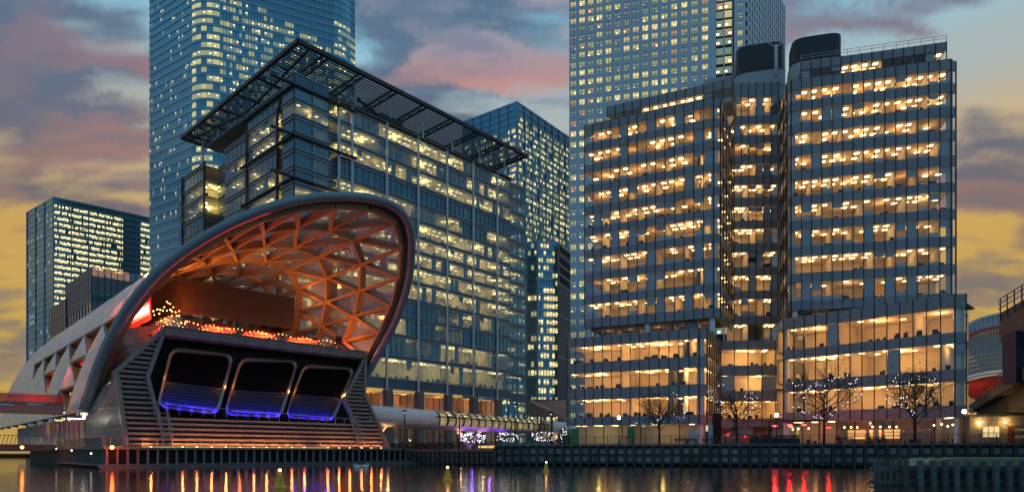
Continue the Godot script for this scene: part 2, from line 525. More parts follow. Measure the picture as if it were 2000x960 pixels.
func corner_block() -> void:
	var root := thing("corner_office_block", "grey panelled office block with two curved wings and glowing amber floors on the right quay", "building", plan(1500, 106) + Vector3(0, QUAY, 0))
	var k := kit()
	var up := Vector3.UP
	# --- right wing
	var ra := plan(1546, 108)
	var rb := plan(1858, 102.2)
	var re := (rb - ra).normalized()
	var rn := toward_eye(re, ra, rb)
	var rows := [157.0, 176, 199, 217.5, 242.5, 262, 286, 306, 333, 353, 383, 401, 432, 451, 483, 502, 534, 553, 588, 607]
	var rbands := bands_from(rows, 108)
	var oo := {"lit": 1.0, "energy": 7.0, "depth": 6.5, "blinds": 0.13, "screens": 0.38, "group_max": 4}
	curtain(root, k, ra, rb, 15, rbands, oo)
	var rc := rb + re * 0.9 - rn * 0.8
	curtain(root, k, rb, rc, 1, rbands, oo.merged({"lamps": false, "lit": 0.0, "depth": 0.6, "screens": 0.0, "blinds": 0.0, "desks": 0.0}, true))
	var rd := ra - re * 0.6 - rn * 0.7
	curtain(root, k, rd, ra, 1, rbands, oo.merged({"lamps": false, "lit": 0.0, "depth": 0.6, "screens": 0.0, "blinds": 0.0, "desks": 0.0}, true))
	# set-back top storey
	var ta := ra + re * 1.6 - rn * 1.2
	var tb := rb - re * 0.2 - rn * 1.2
	curtain(root, k, ta, tb, 14, bands_from([121.0, 138, 158], 108.8), oo.merged({"lit": 0.6, "depth": 5.0}, true))
	# --- left wing
	var lb := plan(1394, 105.2)
	var la := plan(1142, 114.4)
	var le := (lb - la).normalized()
	var ln := toward_eye(le, la, lb)
	var lrows := [190.4, 207, 230, 246.7, 273.7, 290.4, 317.5, 334, 363, 380, 407, 423.8, 455, 471.7, 503, 519.6, 552, 570, 600, 620]
	var lbands := bands_from(lrows, 105.2)
	curtain(root, k, la, lb, 14, lbands, oo)
	var lc := lb + le * 0.9 - ln * 0.8
	curtain(root, k, lb, lc, 1, lbands, oo.merged({"lamps": false, "lit": 0.0, "depth": 0.6, "screens": 0.0, "blinds": 0.0, "desks": 0.0}, true))
	var lta := plan_on(1186, la - ln * 11.0, le)
	var ltb := plan_on(1431, la - ln * 11.0, le)
	curtain(root, k, lta, ltb, 14, bands_from([152.0, 171, 193], -ltb.z), oo.merged({"lit": 0.6, "depth": 5.0}, true))
	# --- podium, left and right
	var pa := plan(1108, 113.6)
	var pb := plan(1366, 104.0)
	var pe := (pb - pa).normalized()
	var pn := toward_eye(pe, pa, pb)
	var po := {"lit": 1.0, "energy": 31.0, "depth": 8.0, "blinds": 0.04, "screens": 0.0, "desks": 0.7, "group_min": 4, "group_max": 7, "lamp_share": 0.5}
	var pbands := bands_from([640.0, 660.6, 694, 717, 749, 773, 809, 827.5], 104.0)
	curtain(root, k, pa, pb, 14, pbands, po)
	var pc := pb + pe * 1.0 - pn * 0.9
	curtain(root, k, pb, pc, 1, pbands, po.merged({"lamps": false, "lit": 0.0, "depth": 0.6, "desks": 0.0}, true))
	var qa := plan(1531, 109.5)
	var qb := plan(1866, 92.6)
	var qe := (qb - qa).normalized()
	var qn := toward_eye(qe, qa, qb)
	var qbands := bands_from([574.0, 601, 648, 670, 720, 745, 791, 815], 92.6)
	curtain(root, k, qa, qb, 14, qbands, po)
	var qc := qb + qe * 1.2 - qn * 0.6
	curtain(root, k, qb, qc, 1, qbands, po.merged({"lamps": false, "lit": 0.0, "depth": 0.6, "desks": 0.0}, true))
	# --- returns and the recessed middle
	var lr_end := lc - ln * 15.5
	curtain(root, k, lc, lr_end, 5, lbands, oo.merged({"depth": 3.0, "screens": 0.1, "lit": 1.0, "energy": 4.0, "lamp_share": 0.5}, true))
	var me := rd - rn * 10.5
	curtain(root, k, lr_end, me, 6, [[pbands[-1][1] + 0.1, rbands[0][0] - 0.05, "w"]] + rbands + [[rbands[-1][1] + 0.05, rbands[-1][1] + 3.2, "w"], [rbands[-1][1] + 3.2, rbands[-1][1] + 5.8, "s"]], oo.merged({"depth": 5.0, "screens": 0.2, "lit": 0.9}, true))
	curtain(root, k, rd, me, 3, rbands, oo.merged({"depth": 1.2, "lit": 0.0, "screens": 0.0, "blinds": 0.0, "desks": 0.0, "lamps": false}, true))
	var pr_end := pc - pn * 13.0
	curtain(root, k, pc, pr_end, 6, pbands, po.merged({"depth": 3.5, "energy": 6.0}, true))
	curtain(root, k, pr_end, qa - qn * 8.0, 6, pbands, po.merged({"depth": 5.0}, true))
	curtain(root, k, qa, qa - qn * 8.0, 2, qbands, po.merged({"depth": 1.0, "lit": 0.0, "desks": 0.0, "lamps": false}, true))
	# --- ground floor: glass front under the podium
	var g_top := hy(827.5, 104.0)
	var gl := [[QUAY, g_top, "w"]]
	curtain(root, k, pa - pn * 0.6, pb - pn * 0.6, 7, gl, {"lit": 1.0, "energy": 6.0, "depth": 5.0, "blinds": 0.0, "screens": 0.0, "desks": 0.3, "colour": Color(1.0, 0.86, 0.42), "lamp_share": 0.9, "group_min": 3, "group_max": 4})
	curtain(root, k, qa - qn * 1.0, qb - qn * 1.0, 9, [[QUAY, hy(815, 92.6), "w"]], {"lit": 0.5, "energy": 2.6, "depth": 5.0, "blinds": 0.0, "screens": 0.0, "desks": 0.9, "colour": Color(1.0, 0.52, 0.22), "lamp_share": 0.9})
	curtain(root, k, pr_end - pn * 0.5, qa - qn * 8.5, 5, gl, {"lit": 0.7, "energy": 4.0, "depth": 4.0, "blinds": 0.1, "screens": 0.0, "desks": 0.5})
	# --- slim lit storey between podium roof and the wings
	curtain(root, k, la + le * 1.0 - ln * 2.2, lb - le * 1.0 - ln * 2.2, 10, [[hy(640, 104.0) - 0.6, lbands[0][0] + 0.05, "w"]], oo.merged({"depth": 5.0, "screens": 0.0, "desks": 0.0}, true))
	curtain(root, k, ra + re * 1.0 - rn * 2.2, rb - re * 1.0 - rn * 2.2, 10, [[hy(574, 92.6) - 0.6, rbands[0][0] + 0.05, "w"]], oo.merged({"depth": 5.0, "screens": 0.0, "desks": 0.0}, true))
	commit(root, k)
	# --- slabs: roofs, soffits
	var slab := MB.new()
	var y_r: float = rbands[-1][1]
	var y_l: float = lbands[-1][1]
	slab.slab([ra + up * (y_r - 0.05), rb + up * (y_r - 0.05), rb - rn * 18.0 + up * (y_r - 0.05), ra - rn * 18.0 + up * (y_r - 0.05)], up * 0.2)
	slab.slab([la + up * (y_l - 0.05), lb + up * (y_l - 0.05), lb - ln * 18.0 + up * (y_l - 0.05), la - ln * 18.0 + up * (y_l - 0.05)], up * 0.2)
	part(root, "roof", slab, M.concrete)
	slab = MB.new()
	var s_r: float = rbands[0][0]
	var s_l: float = lbands[0][0]
	slab.slab([ra + up * s_r, rb + up * s_r, rb - rn * 9.0 + up * s_r, ra - rn * 9.0 + up * s_r], up * 0.22)
	slab.slab([la + up * s_l, lb + up * s_l, lb - ln * 9.0 + up * s_l, la - ln * 9.0 + up * s_l], up * 0.22)
	part(root, "soffit", slab, M.concrete)
	slab = MB.new()
	var py_l: float = pbands[-1][1] - 0.3
	var py_r: float = qbands[-1][1] - 0.3
	slab.slab([pa + up * py_l, pb + up * py_l, pb - pn * 12.0 + up * py_l, pa - pn * 12.0 + up * py_l], up * 0.2)
	slab.slab([qa + up * py_r, qb + up * py_r, qb - qn * 12.0 + up * py_r, qa - qn * 12.0 + up * py_r], up * 0.2)
	part(root, "podium_roof", slab, M.concrete)
	# --- round columns
	for spec in [[la, lb, ln, le, s_l, py_l, 0.45], [ra, rb, rn, re, s_r, py_r, 0.45]]:
		for t in [0.03, 0.5, 0.985]:
			var col := MB.new()
			var c: Vector3 = (spec[0] as Vector3).lerp(spec[1], t) - (spec[2] as Vector3) * 0.7
			col.lathe(c + up * spec[5], [[spec[6], 0.0], [spec[6], spec[4] - spec[5] + 0.1]], 14)
			part(root, "column", col, M.white_panel)
	for spec in [[pb, pn, pe, pbands], [qb, qn, qe, qbands], [lb, ln, le, lbands], [rb, rn, re, rbands], [ra, rn, re, rbands], [qa, qn, qe, qbands]]:
		var col := MB.new()
		var bb: Array = spec[3]
		var foot: float = QUAY if (bb[0][0] as float) < 10.0 else bb[0][0]
		col.lathe((spec[0] as Vector3) - (spec[1] as Vector3) * 0.75 + (spec[2] as Vector3) * 0.1 + up * foot, [[0.42, 0.0], [0.42, (bb[-1][1] as float) - foot - 0.2]], 14)
		part(root, "column", col, M.white_panel)
	# --- rooftop plant: black louvred drums on pale bases
	plant(root, plan(1591, 116), 3.9, 3.4, hy(128, 108) - 5.0, hy(112, 112.6), hy(67, 112.6), re, rn)
	plant(root, plan(1482, 128.5), 4.3, 3.6, hy(160, 125) - 2.0, hy(137, 124.9), hy(84, 124.9), re, rn)
	var mast := MB.new()
	mast.bar(Vector3(plan(1516, 120).x, hy(150, 120), -120), Vector3(plan(1516, 120).x, hy(88, 120), -120), 0.45, 0.45)
	mast.bar(P(1516, 92, 120), P(1498, 82, 120), 0.12, 0.12)
	mast.bar(P(1516, 92, 120), P(1532, 79, 120), 0.12, 0.12)
	part(root, "mast", mast, M.alu)
	# pale stair head behind the recessed middle, carrying the left drum
	piece(root, "stair_head", mat(0.34, 0.37, 0.41, 0.5), plan(1452, 134.5) + up * (hy(143, 132.5) - 3.0), re * 15.0, up * 6.0, rn * 4.0)
	piece(root, "stair_head_vent", M.louvre, plan(1470, 132.3) + up * (hy(150, 132)), re * 3.2, up * 1.2, rn * 0.2)
	# amber bottle shelves in the bar
	for px in [[1656.0, 1690.0], [1699.0, 1722.0], [1727.0, 1758.0]]:
		var sa := plan_on(px[0], qa - qn * 3.2, qe)
		var sb := plan_on(px[1], qa - qn * 3.2, qe)
		for r in 3:
			var shelf := MB.new()
			var cnt := 14
			for j in cnt:
				var bq := sa.lerp(sb, (j + 0.5) / cnt) + up * (QUAY + 0.9 + r * 0.5)
				shelf.lathe(bq, [[0.06, 0.0], [0.06, 0.22], [0.025, 0.28], [0.025, 0.36]], 6)
			part(root, "bottle", shelf, glow(1.0, 0.50, 0.14, rng.randf_range(0.9, 1.8)), true)
			piece(root, "bar_shelf", M.furniture, (sa + sb) * 0.5 + up * (QUAY + 0.87 + r * 0.5), sb - sa, up * 0.05, qn * 0.3)
		piece(root, "bar_back_light", glow(1.0, 0.46, 0.12, 0.55), (sa + sb) * 0.5 - qn * 0.2 + up * (QUAY + 1.6), (sb - sa) * 1.0, up * 1.5, qn * 0.05)
	# roof-edge and terrace rails
	for line in [[qa - qn * 0.3, qb - qn * 0.3, py_r + 0.3, 14], [pa - pn * 0.3, pb - pn * 0.3, py_l + 0.3, 14], [ta, tb, hy(121, 108.8), 12]]:
		var n_post: int = line[3]
		var rail := MB.new()
		for i in n_post + 1:
			var q: Vector3 = (line[0] as Vector3).lerp(line[1], float(i) / n_post) + up * line[2]
			rail.bar(q, q + up * 1.0, 0.05, 0.05)
		for hh in [0.55, 1.0]:
			rail.bar((line[0] as Vector3) + up * (line[2] + hh), (line[1] as Vector3) + up * (line[2] + hh), 0.05, 0.05)
		part(root, "terrace_rail", rail, M.rail)
	# --- green panels by the shop front, door
	piece(root, "green_panel", mat(0.03, 0.22, 0.05, 0.4), pa.lerp(pb, 0.05) - pn * 0.5 + up * (QUAY + 1.4), pe * 1.5, up * 2.8, pn * 0.1)
	piece(root, "green_panel", mat(0.03, 0.22, 0.05, 0.4), pa.lerp(pb, 0.50) - pn * 0.5 + up * (QUAY + 1.4), pe * 1.2, up * 2.8, pn * 0.1)
	var door := piece(root, "door_frame", M.steel, pa.lerp(pb, 0.95) - pn * 0.45 + up * (QUAY + 1.2), pe * 1.2, up * 2.4, pn * 0.08)
	door.set_meta("label", "grey framed glass door at the end of the shop front")

func plant(root: Node3D, c: Vector3, half_w: float, half_d: float, y0: float, y1: float, y2: float, e: Vector3, n: Vector3) -> void:
	for spec in [[y0 - 2.0, y1, 0.3, mat(0.30, 0.33, 0.37, 0.5), "plant_base"], [y1, y2, 0.0, M.louvre, "plant_housing"]]:
		var mb := MB.new()
		var ring := []
		for i in 24:
			var a := TAU * i / 24
			var cx: float = signf(cos(a)) * pow(absf(cos(a)), 0.45) * (half_w + spec[2])
			var cz: float = signf(sin(a)) * pow(absf(sin(a)), 0.45) * (half_d + spec[2])
			ring.append(c + e * cx + n * cz)
		var lo: float = spec[0]
		var hi: float = spec[1]
		var steps := 10 if spec[4] == "plant_housing" else 2
		for s in steps:
			var f0 := lo + (hi - lo) * s / steps
			var f1 := lo + (hi - lo) * (s + 0.94) / steps
			var taper := 1.0
			for i in 24:
				var p: Vector3 = ring[i]
				var q: Vector3 = ring[(i + 1) % 24]
				mb.quad(p + Vector3.UP * f0, p + Vector3.UP * f1, q + Vector3.UP * f1, q + Vector3.UP * f0)
		for i in range(1, 23):
			mb.tri(ring[0] + Vector3.UP * hi, ring[i] + Vector3.UP * hi, ring[i + 1] + Vector3.UP * hi)
		part(root, spec[4], mb, spec[3])

# ---------------------------------------------------------------- blue glass block with the louvred canopy
func canopy_block() -> void:
	var c0 := plan(574, 150)
	var u := Vector3(0.896, 0, -1)
	var v := Vector3(-1.05, 0, -1)
	var un := u.normalized()
	var vn := v.normalized()
	var up := Vector3.UP
	var root := thing("canopy_office_block", "blue glass office block with silver floor bands under a flat slatted roof canopy", "building", c0 + up * QUAY)
	var k := kit()
	var rows := [276.0, 282, 306, 313, 338, 345, 369, 376, 402, 409, 435, 442, 466, 473, 495, 502, 524, 531, 555, 562, 590, 597, 625, 632, 661, 668, 701, 709, 745, 766]
	var bands := bands_from(rows, 180)
	var rn := toward_eye(un, c0, c0 + un)
	var lnn := toward_eye(vn, c0, c0 + vn)
	var base := {"rails": true, "panels": [mat(0.05, 0.10, 0.15, 0.2, 0.4), mat(0.06, 0.115, 0.17, 0.2, 0.4)], "glass": M.blue_glass, "mullion": 0.035, "mullion_depth": 0.02, "depth": 8.0, "blinds": 0.10, "screens": 0.0, "desks": 0.5, "lit": 0.62, "energy": 30.0, "floors": [0.45, 0.85, 0.75, 0.15, 0.5, 0.85, 0.95, 1.0, 1.0, 0.95, 0.12, 0.2, 0.3, 0.95], "colour": Color(1.0, 0.92, 0.50), "group_min": 4, "group_max": 6, "lamp_share": 0.75}
	# main face on the right, six bays between silver posts, split where the hall no longer hides it
	var posts := [663.0, 689, 757, 818.5, 875, 926, 973, 1001]
	var ncol := [2, 6, 6, 6, 6, 6, 4]
	for order in [3, 4, 5, 2, 6, 1, 0]:
		var a := plan_on(posts[order], c0, u) - rn * 0.8
		var b := plan_on(posts[order + 1], c0, u) - rn * 0.8
		var o := base.duplicate()
		if order >= 3: o.lit = 0.74
		curtain(root, k, a, b, ncol[order], bands, o)
	for i in 7:
		var q := plan_on(posts[i], c0, u) - rn * 0.45
		piece(root, "facade_post", M.alu, q + up * (bands[0][0] + bands[-1][1]) * 0.5, un * 0.55, up * (bands[-1][1] - bands[0][0] + 0.6), rn * 0.5)
	# darker glazed end with stairs behind it
	curtain(root, k, plan_on(1001.5, c0, u) - rn * 1.6, plan_on(1034, c0, u) - rn * 1.6, 4, shifted(bands, -0.6), base.merged({"glass": M.blue_glass, "lit": 0.8, "energy": 16.0, "panels": [M.louvre, M.blue_band], "lamp_share": 0.5}, true))
	# corner tower, a little taller, with thin blue bands
	var crow := [140.0, 165]
	var y := 165.0
	while y < 700.0:
		y += 22.0 + y * 0.008
		crow.append(y)
		y += 8.0 + y * 0.004
		crow.append(y)
	var cbands := bands_from(crow, 150)
	var cb := base.merged({"floors": [0.2, 0.5, 0.1, 0.0, 0.1, 0.0, 0.8, 0.3, 0.4], "mullion_depth": 0.06, "panels": [mat(0.10, 0.20, 0.30, 0.15, 0.5)], "lit": 0.14, "energy": 20.0, "depth": 5.0, "lamp_share": 0.4}, true)
	curtain(root, k, c0 + un * 0.1, plan_on(642, c0, u), 2, cbands, cb)
	curtain(root, k, plan_on(550, c0, v), c0 + vn * 0.1, 1, cbands, cb)
	for yy in [166.0, 264.0, 347.0]:
		var hgt := hy(yy, 150)
		piece(root, "cornice", M.louvre, plan_on(615, c0, u) + up * hgt + rn * 0.3, un * 22.0, up * 0.35, rn * 0.8)
		piece(root, "cornice", M.louvre, plan_on(520, c0, v) + up * (hgt - 0.01) + lnn * 0.3, vn * 26.0, up * 0.35, lnn * 0.8)
	# slot between corner tower and main face, dark glass
	curtain(root, k, plan_on(642, c0, u) - rn * 1.6, plan_on(664, c0, u) - rn * 1.6, 2, cbands.slice(0, cbands.size() - 1), cb.merged({"panels": [M.louvre]}, true))
	curtain(root, k, plan_on(543, c0, v) - lnn * 1.6, plan_on(550.5, c0, v) - lnn * 1.6, 1, cbands.slice(0, cbands.size() - 1), cb.merged({"panels": [M.louvre], "lit": 0.0}, true))
	# left flank in three steps
	var lo := base.merged({"lit": 0.5, "energy": 24.0}, true)
	curtain(root, k, plan_on(483, c0, v), plan_on(543, c0, v), 6, bands, lo)
	curtain(root, k, plan_on(435, c0, v) - lnn * 0.5, plan_on(483, c0, v) - lnn * 0.5, 6, bands.slice(0, bands.size() - 2), lo)
	curtain(root, k, plan_on(398, c0, v) - lnn * 4.0, plan_on(436, c0, v) - lnn * 4.0, 5, bands.slice(0, bands.size() - 2), lo.merged({"lit": 0.8, "energy": 14.0, "colour": Color(1.0, 0.86, 0.36)}, true))
	curtain(root, k, plan_on(357, c0, v), plan_on(400, c0, v), 6, bands.slice(0, bands.size() - 2), lo)
	curtain(root, k, plan_on(336, c0, v) - lnn * 2.0, plan_on(356, c0, v) - lnn * 2.0, 3, bands.slice(0, bands.size() - 4), lo.merged({"lit": 0.2}, true))
	for px in [357.0, 400.0, 483.0, 543.0]:
		var q2 := plan_on(px, c0, v) + lnn * 0.25
		piece(root, "facade_post", M.louvre, q2 + up * (bands[0][0] + bands[-1][1] - 4.0) * 0.5, vn * 0.5, up * (bands[-1][1] - bands[0][0] - 4.0), lnn * 0.5)
	# arcade along the dock: stone columns before an amber hall
	curtain(root, k, plan_on(700, c0, u) - rn * 4.5, plan_on(1001, c0, u) - rn * 4.5, 24, [[QUAY, bands[0][0] - 0.4, "w"]], {"glass": M.clear, "lit": 1.0, "energy": 70.0, "depth": 7.0, "colour": Color(1.0, 0.55, 0.18), "blinds": 0.0, "screens": 0.0, "desks": 0.2, "group_min": 4, "group_max": 6, "lamp_share": 0.9})
	commit(root, k, {"panel": mat(0.055, 0.11, 0.16, 0.2, 0.4), "glass": M.blue_glass, "mullion": M.louvre, "lamp": M.white_lamp, "trim": mat(0.26, 0.30, 0.34, 0.4, 0.5)})
	for px in [705.0, 757, 818.5, 875, 926, 973]:
		piece(root, "column", M.concrete, plan_on(px + 6, c0, u) - rn * 1.2 + up * (QUAY + bands[0][0]) * 0.5, un * 2.0, up * (bands[0][0] - QUAY), rn * 1.6)
	var lid := MB.new()
	var top: float = bands[-1][1] - 0.2
	lid.slab([c0 + up * top, plan_on(1001, c0, u) + up * top, plan_on(1001, c0, u) + vn * 30 + up * top, plan_on(400, c0, v) + un * 20 + up * top, plan_on(400, c0, v) + up * top], up * 0.3)
	part(root, "roof", lid, M.concrete)
	# window-cleaning cradle on the roof edge
	var cradle := MB.new()
	var cq := plan_on(752, c0, u) + vn * 2.0 + up * (top + 0.3)
	cradle.obox(cq + up * 1.6 + un * 3.0, un * 3.6, up * 0.5, vn * 0.7)
	cradle.bar(cq + up * 0.2 + un * 3.0, cq + up * 1.6 + un * 3.0, 0.8, 0.8)
	cradle.bar(cq + up * 1.8 - un * 1.0, cq + up * 3.4 - un * 7.0, 0.6, 0.5)
	cradle.bar(cq + up * 1.8 + un * 6.0, cq + up * 1.0 + un * 9.0, 0.5, 0.4)
	part(root, "roof_cradle", cradle, M.louvre)
	# --- canopy: long slats along the right side, short ones along the left
	var yc := hy(80, 148)
	var k0 := P(582, 80, 148)
	var len_u := 57.7 * u.length()
	var len_v := 45.9 * v.length()
	var deep := 14.6
	piece(root, "canopy_edge", M.louvre, k0 + un * len_u * 0.5, un * len_u, up * 0.9, vn * 0.9)
	piece(root, "canopy_edge", M.louvre, k0 + vn * len_v * 0.5 - up * 0.02, vn * len_v, up * 0.8, un * 0.8)
	piece(root, "canopy_edge", M.louvre, k0 + un * len_u + vn * deep * 0.5, vn * deep, up * 0.7, un * 0.5)
	piece(root, "canopy_edge", M.louvre, k0 + vn * len_v + un * 7.0, un * 14.0, up * 0.7, vn * 0.5)
	piece(root, "canopy_edge", M.louvre, k0 + vn * deep + un * (len_u * 0.5 + 7), un * (len_u - 14.0), up * 0.6, vn * 0.5)
	piece(root, "canopy_edge", M.louvre, k0 + un * 14.0 + vn * (len_v * 0.5 + 7) - up * 0.02, vn * (len_v - 14.0), up * 0.6, un * 0.5)
	for i in 14:
		piece(root, "canopy_slat", M.louvre, k0 + vn * (deep * (i + 1) / 15.0) + un * len_u * 0.5, un * (len_u - 1.0), up * 0.35, vn * 0.16)
	for i in 52:
		piece(root, "canopy_slat", M.louvre, k0 + vn * (deep + (len_v - deep) * (i + 0.5) / 52.0) + un * 7.0, un * 13.6, up * 0.35, vn * 0.16)
	# trusses under the slats
	for i in 8:
		var s := 6.0 + (len_u - 9.0) * i / 7.0
		for j in 2:
			piece(root, "canopy_truss", M.louvre, k0 + un * (s + j * 1.5) + vn * deep * 0.5 - up * (0.7 + 0.01 * j), vn * deep, up * 0.5, un * 0.22)
		var w := MB.new()
		for z in 8:
			w.bar(k0 + un * (s + (z % 2) * 1.5) + vn * deep * z / 8.0 - up * 0.7, k0 + un * (s + ((z + 1) % 2) * 1.5) + vn * deep * (z + 1) / 8.0 - up * 0.7, 0.16, 0.16)
		part(root, "truss_web", w, M.louvre)
	for i in 5:
		var s2 := deep + (len_v - deep) * (i + 0.5) / 5.0
		piece(root, "canopy_truss", M.louvre, k0 + vn * s2 + un * 7.0 - up * 0.7, un * 14.0, up * 0.5, vn * 0.25)
		piece(root, "canopy_strut", M.alu, k0 + vn * s2 + un * 4.0 - up * (0.9 + (yc - top) * 0.5), un * 0.45, up * (yc - top - 0.6), vn * 0.45)
	for i in 7:
		var s3 := 8.0 + (len_u - 12.0) * i / 6.0
		piece(root, "canopy_strut", M.alu, k0 + un * s3 + vn * 6.0 - up * (0.9 + (yc - top) * 0.5), un * 0.4, up * (yc - top - 0.6), vn * 0.4)
	# the raked edge truss of the left side
	var rk := MB.new()
	rk.bar(k0 + up * 0.6, k0 + vn * len_v + up * 0.3, 0.35, 0.35)
	rk.bar(k0 - up * 0.2 + un * 3.0, k0 + vn * len_v * 0.5 - up * 2.6 + un * 4.0, 0.4, 0.4)
	rk.bar(k0 + vn * len_v * 0.5 - up * 2.6 + un * 4.0, k0 + vn * len_v - up * 0.2 + un * 2.0, 0.4, 0.4)
	for i in 9:
		var f := (i + 0.5) / 9.0
		rk.bar(k0 + vn * len_v * f - up * 0.3, k0 + vn * len_v * f - up * 2.6 * (1.0 - absf(f * 2.0 - 1.0)) + un * 3.8, 0.2, 0.2)
	part(root, "edge_truss", rk, M.louvre)

# ---------------------------------------------------------------- far towers
# one face of a tower: floors between levels, columns between a and b; pick(c, i, n_cols) names the pane's look
func tower_face(root: Node3D, box: Dictionary, a: Vector3, b: Vector3, cols: int, levels: Array, o: Dictionary) -> void:
	var e := (b - a).normalized()
	var cw := (b - a).length() / cols
	var n := toward_eye(e, a, b)
	var up := Vector3.UP
	var share: float = o.get("band", 0.38)
	var gap: float = o.get("gap", 0.10)
	var pick: Callable = o.pick
	for key in ["band", "back", "spark"]:
		if not box.has(key): box[key] = MB.new()
	var lo: float = levels[0]
	var hi: float = levels[-1]
	(box.back as MB).quad(a - n * 0.35 + up * lo, a - n * 0.35 + up * hi, b - n * 0.35 + up * hi, b - n * 0.35 + up * lo)
	for i in levels.size() - 1:
		var y0: float = levels[i]
		var y1: float = levels[i + 1]
		var ys := y0 + (y1 - y0) * share
		var p := (a + b) * 0.5 + up * (y0 + ys) * 0.5
		(box.band as MB).obox(p, (b - a) * 0.5, up * (ys - y0 - 0.08) * 0.5, n * 0.12)
		for c in cols:
			var look: String = pick.call(c, i, cols)
			if look == "": continue
			if not box.has(look): box[look] = MB.new()
			var q0 := a + e * (cw * c + gap) - n * 0.1
			var q1 := a + e * (cw * (c + 1) - gap) - n * 0.1
			if o.has("each") and box.n_each < 300 and o.each.call(c, i):
				box.n_each += 1
				var w := MB.new()
				w.quad(q0 + up * ys, q0 + up * (y1 - 0.05), q1 + up * (y1 - 0.05), q1 + up * ys)
				part(root, "window", w, looks(look))
			else:
				(box[look] as MB).quad(q0 + up * ys, q0 + up * (y1 - 0.05), q1 + up * (y1 - 0.05), q1 + up * ys)
			if look.begins_with("lit") and rng.randf() < o.get("sparks", 0.35):
				var s := q0.lerp(q1, rng.randf_range(0.3, 0.7)) + up * (ys + (y1 - ys) * rng.randf_range(0.3, 0.8)) + n * 0.05
				var r: float = o.get("spark_size", 0.35)
				(box.spark as MB).obox(s, e * r, up * r * 0.55, n * 0.02)

func looks(key: String) -> Material:
	if key.begins_with("lit"): return M.dim[int(key.substr(3))]
	return {"band": M.tower_band, "back": M.dark, "spark": M.spark, "dark": M.tower_glass, "steel": M.steel_skin}[key]

func tower_commit(root: Node3D, box: Dictionary, over := {}) -> void:
	for key in box:
		if box[key] is MB and (box[key] as MB).v.size() > 0:
			var called: String = {"band": "floor_band", "back": "core_wall", "spark": "office_lamp", "dark": "dark_window", "steel": "cladding"}.get(key, "lit_window")
			part(root, called, box[key], over.get(key, looks(key)), true)

func levels_from(y_top: float, y_bottom: float, step_top: float, step_bottom: float, ref_top: float, ref_bottom: float, d: float) -> Array:
	var ys := []
	var y := y_top
	while y < y_bottom:
		ys.append(y)
		y += lerpf(step_top, step_bottom, clampf((y - ref_top) / (ref_bottom - ref_top), -0.3, 1.3))
	var out := []
	for i in range(ys.size() - 1, -1, -1): out.append(hy(ys[i], d))
	return out

func chance(list: Array) -> String:
	var r := rng.randf()
	for x in list:
		r -= x[1]
		if r < 0.0: return x[0]
	return list[-1][0]

func blue_tower() -> void:
	var c0 := plan(393, 320)
	var un := Vector3(2.05, 0, -1).normalized()
	var vn := Vector3(-1.54, 0, -1).normalized()
	var root := thing("blue_glass_tower", "tall blue glass tower with rounded corners behind the slatted canopy", "tower", c0)
	var lv := levels_from(-120, 870, 15.4, 20.0, 0, 480, 320)
	var box := {"n_each": 0}
	var right_end := plan_on(652, c0, un)
	var left_end := plan_on(291, c0, vn)
	var r := 8.0
	var ca := c0 + vn * r
	var cb := c0 + un * r
	# rounded corner: five facets
	var arc := []
	for i in 6:
		var t := i / 5.0
		arc.append(ca * (1 - t) * (1 - t) + c0 * 2 * t * (1 - t) + cb * t * t)
	var n_lv := lv.size()
	var band_noise := FastNoiseLite.new()
	band_noise.seed = 4
	band_noise.frequency = 0.09
	var right_pick := func(c: int, i: int, n: int) -> String:
		if i > n_lv - 8 - c / 8: return "dark"
		var f: float = band_noise.get_noise_2d(c * 0.5, i * 4.0)
		if f > 0.10: return chance([["lit0", 0.36], ["lit1", 0.34], ["lit2", 0.06], ["dark", 0.24]])
		return chance([["dark", 0.36], ["lit0", 0.44], ["lit1", 0.20]])
	var left_pick := func(c: int, i: int, n: int) -> String:
		return chance([["dark", 0.90], ["lit5", 0.06], ["lit0", 0.04]])
	var corner_pick := func(c: int, i: int, n: int) -> String:
		if i > n_lv - 6: return "dark"
		return chance([["lit1", 0.35], ["lit2", 0.35], ["dark", 0.3]])
	tower_face(root, box, cb, right_end, 38, lv, {"pick": right_pick, "sparks": 0.28, "spark_size": 0.34})
	tower_face(root, box, left_end, ca, 26, lv, {"pick": left_pick, "sparks": 0.8, "spark_size": 0.22, "band": 0.45})
	for i in 5:
		tower_face(root, box, arc[i], arc[i + 1], 1, lv, {"pick": corner_pick, "sparks": 0.45, "gap": 0.05, "spark_size": 0.35})
	# rounded far end
	var q := right_end + un * 5.0
	var prev := right_end
	for i in range(1, 6):
		var t := i / 5.0
		var wn := Vector3(0.5, 0, -1).normalized() * 9.0
		var nx := right_end * (1 - t) * (1 - t) + q * 2 * t * (1 - t) + (q + wn) * t * t
		tower_face(root, box, prev, nx, 1, lv, {"pick": right_pick, "sparks": 0.3, "gap": 0.05})
		prev = nx
	tower_commit(root, box)

